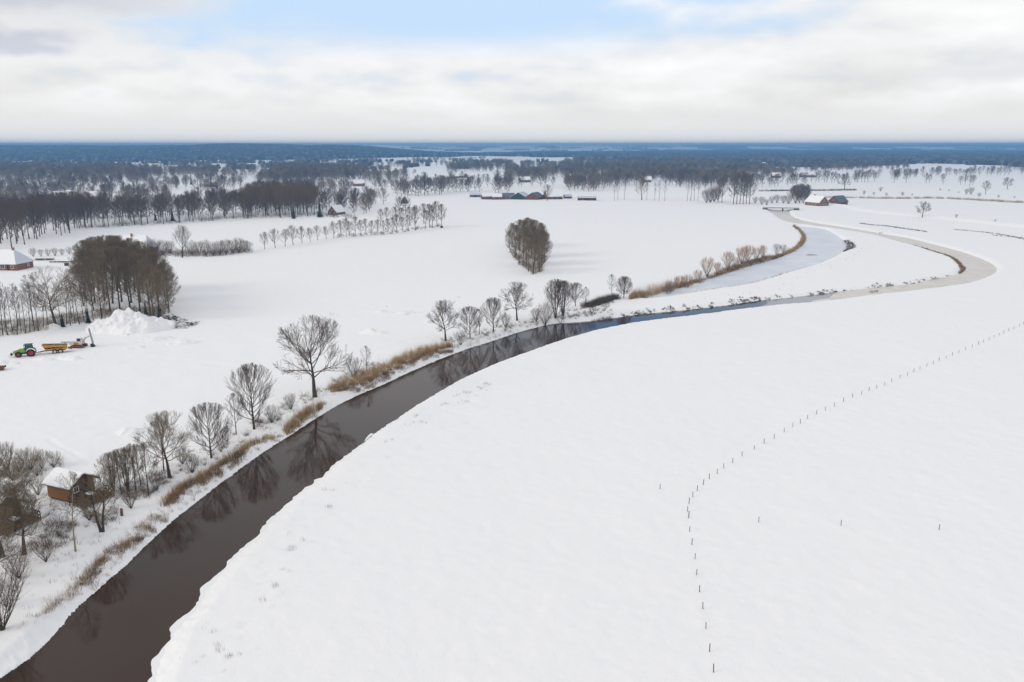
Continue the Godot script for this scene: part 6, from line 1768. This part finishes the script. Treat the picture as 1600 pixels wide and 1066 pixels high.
	var dark_tints := [Color(0.016, 0.026, 0.032), Color(0.022, 0.032, 0.04), Color(0.035, 0.042, 0.05), Color(0.10, 0.11, 0.125), Color(0.018, 0.03, 0.034), Color(0.17, 0.18, 0.20)]
	var pale_tints := [Color(0.05, 0.048, 0.052), Color(0.085, 0.075, 0.072), Color(0.035, 0.04, 0.044), Color(0.13, 0.11, 0.10), Color(0.22, 0.21, 0.21)]
	var lump_mesh := lump.mesh()
	var fill := func(ring: PackedVector2Array, apart: float, low: float, high: float, keep: float, grain: float) -> Array:
		var out := []
		for p in points_in(ring, apart):
			if soft.get_noise_2d(p.x * grain, p.y * grain * 0.6) < keep:
				continue
			var s := spread(low, high) / 11.0
			out.append(Transform3D(Basis(Vector3.UP, spread(0, TAU)).scaled(Vector3(s * 1.15, s, s * 1.15)), Vector3(p.x, open_land(p.x, p.y) - 0.5, p.y)))
		return out
	scatter("hill_forest", lump_mesh, mats.tinted, fill.call(PackedVector2Array([Vector2(-150, -4035), Vector2(-260, -3343), Vector2(-620, -2790), Vector2(-1200, -2686), Vector2(-2600, -2686), Vector2(-3600, -2882), Vector2(-3600, -4496), Vector2(-300, -4496)]), 15.0, 12.0, 17.0, -2.0, 1.0), "dark blue forest covering the long hill on the horizon", "forest", dark_tints)
	scatter("plain_forest", lump_mesh, mats.tinted, fill.call(PackedVector2Array([Vector2(214.24, -2808.1), Vector2(411.3, -2695.3), Vector2(479.9, -2244.1), Vector2(529.3, -1978.6), Vector2(714.1, -1868.1), Vector2(1114.1, -2244.1), Vector2(1171.2, -1868.1), Vector2(1420.8, -1769.1), Vector2(2699.4, -3372.1), Vector2(571.3, -3748.1), Vector2(270.62, -3550.2)]), 12.0, 11.0, 16.0, -0.16, 0.12), "grey-blue forest on the plain beyond the big field", "forest", pale_tints)
	scatter("plain_forest", lump_mesh, mats.tinted, fill.call(PackedVector2Array([Vector2(-241.97, -3969.3), Vector2(244.85, -3210.9), Vector2(489.7, -3210.9), Vector2(1071.2, -2808.1), Vector2(1928.2, -2808.1), Vector2(3702.1, -5402.5), Vector2(2056.7, -6756.2), Vector2(857.0, -5628.1), Vector2(0.00, -4822.4)]), 16.0, 12.0, 17.0, -0.13, 0.07), "dark blue forest belt before the pale far ridge", "forest", dark_tints)
	scatter("far_groves", lump_mesh, mats.tinted, fill.call(PackedVector2Array([Vector2(-2800, -1729), Vector2(-100, -1729), Vector2(150, -2594), Vector2(-600, -2686), Vector2(-3000, -2651)]), 15.0, 9.0, 13.0, 0.3, 0.15), "thin dark groves on the snowfields below the long hill", "forest", pale_tints)
	scatter("ridge_forest", lump_mesh, mats.tinted, fill.call(PackedVector2Array([Vector2(-900, -6456), Vector2(8000, -6456), Vector2(9500, -9600), Vector2(-900, -9600)]), 34.0, 12.0, 18.0, 0.24, 0.03), "scattered woods and hedges on the pale far ridge", "forest", dark_tints)
	scatter("ridge_forest", lump_mesh, mats.tinted, fill.call(PackedVector2Array([Vector2(1900, -9500), Vector2(9000, -9500), Vector2(9600, -10300), Vector2(2200, -10300)]), 26.0, 11.0, 18.0, 0.02, 0.02), "blue forest line along the crest of the far ridge", "forest", dark_tints)
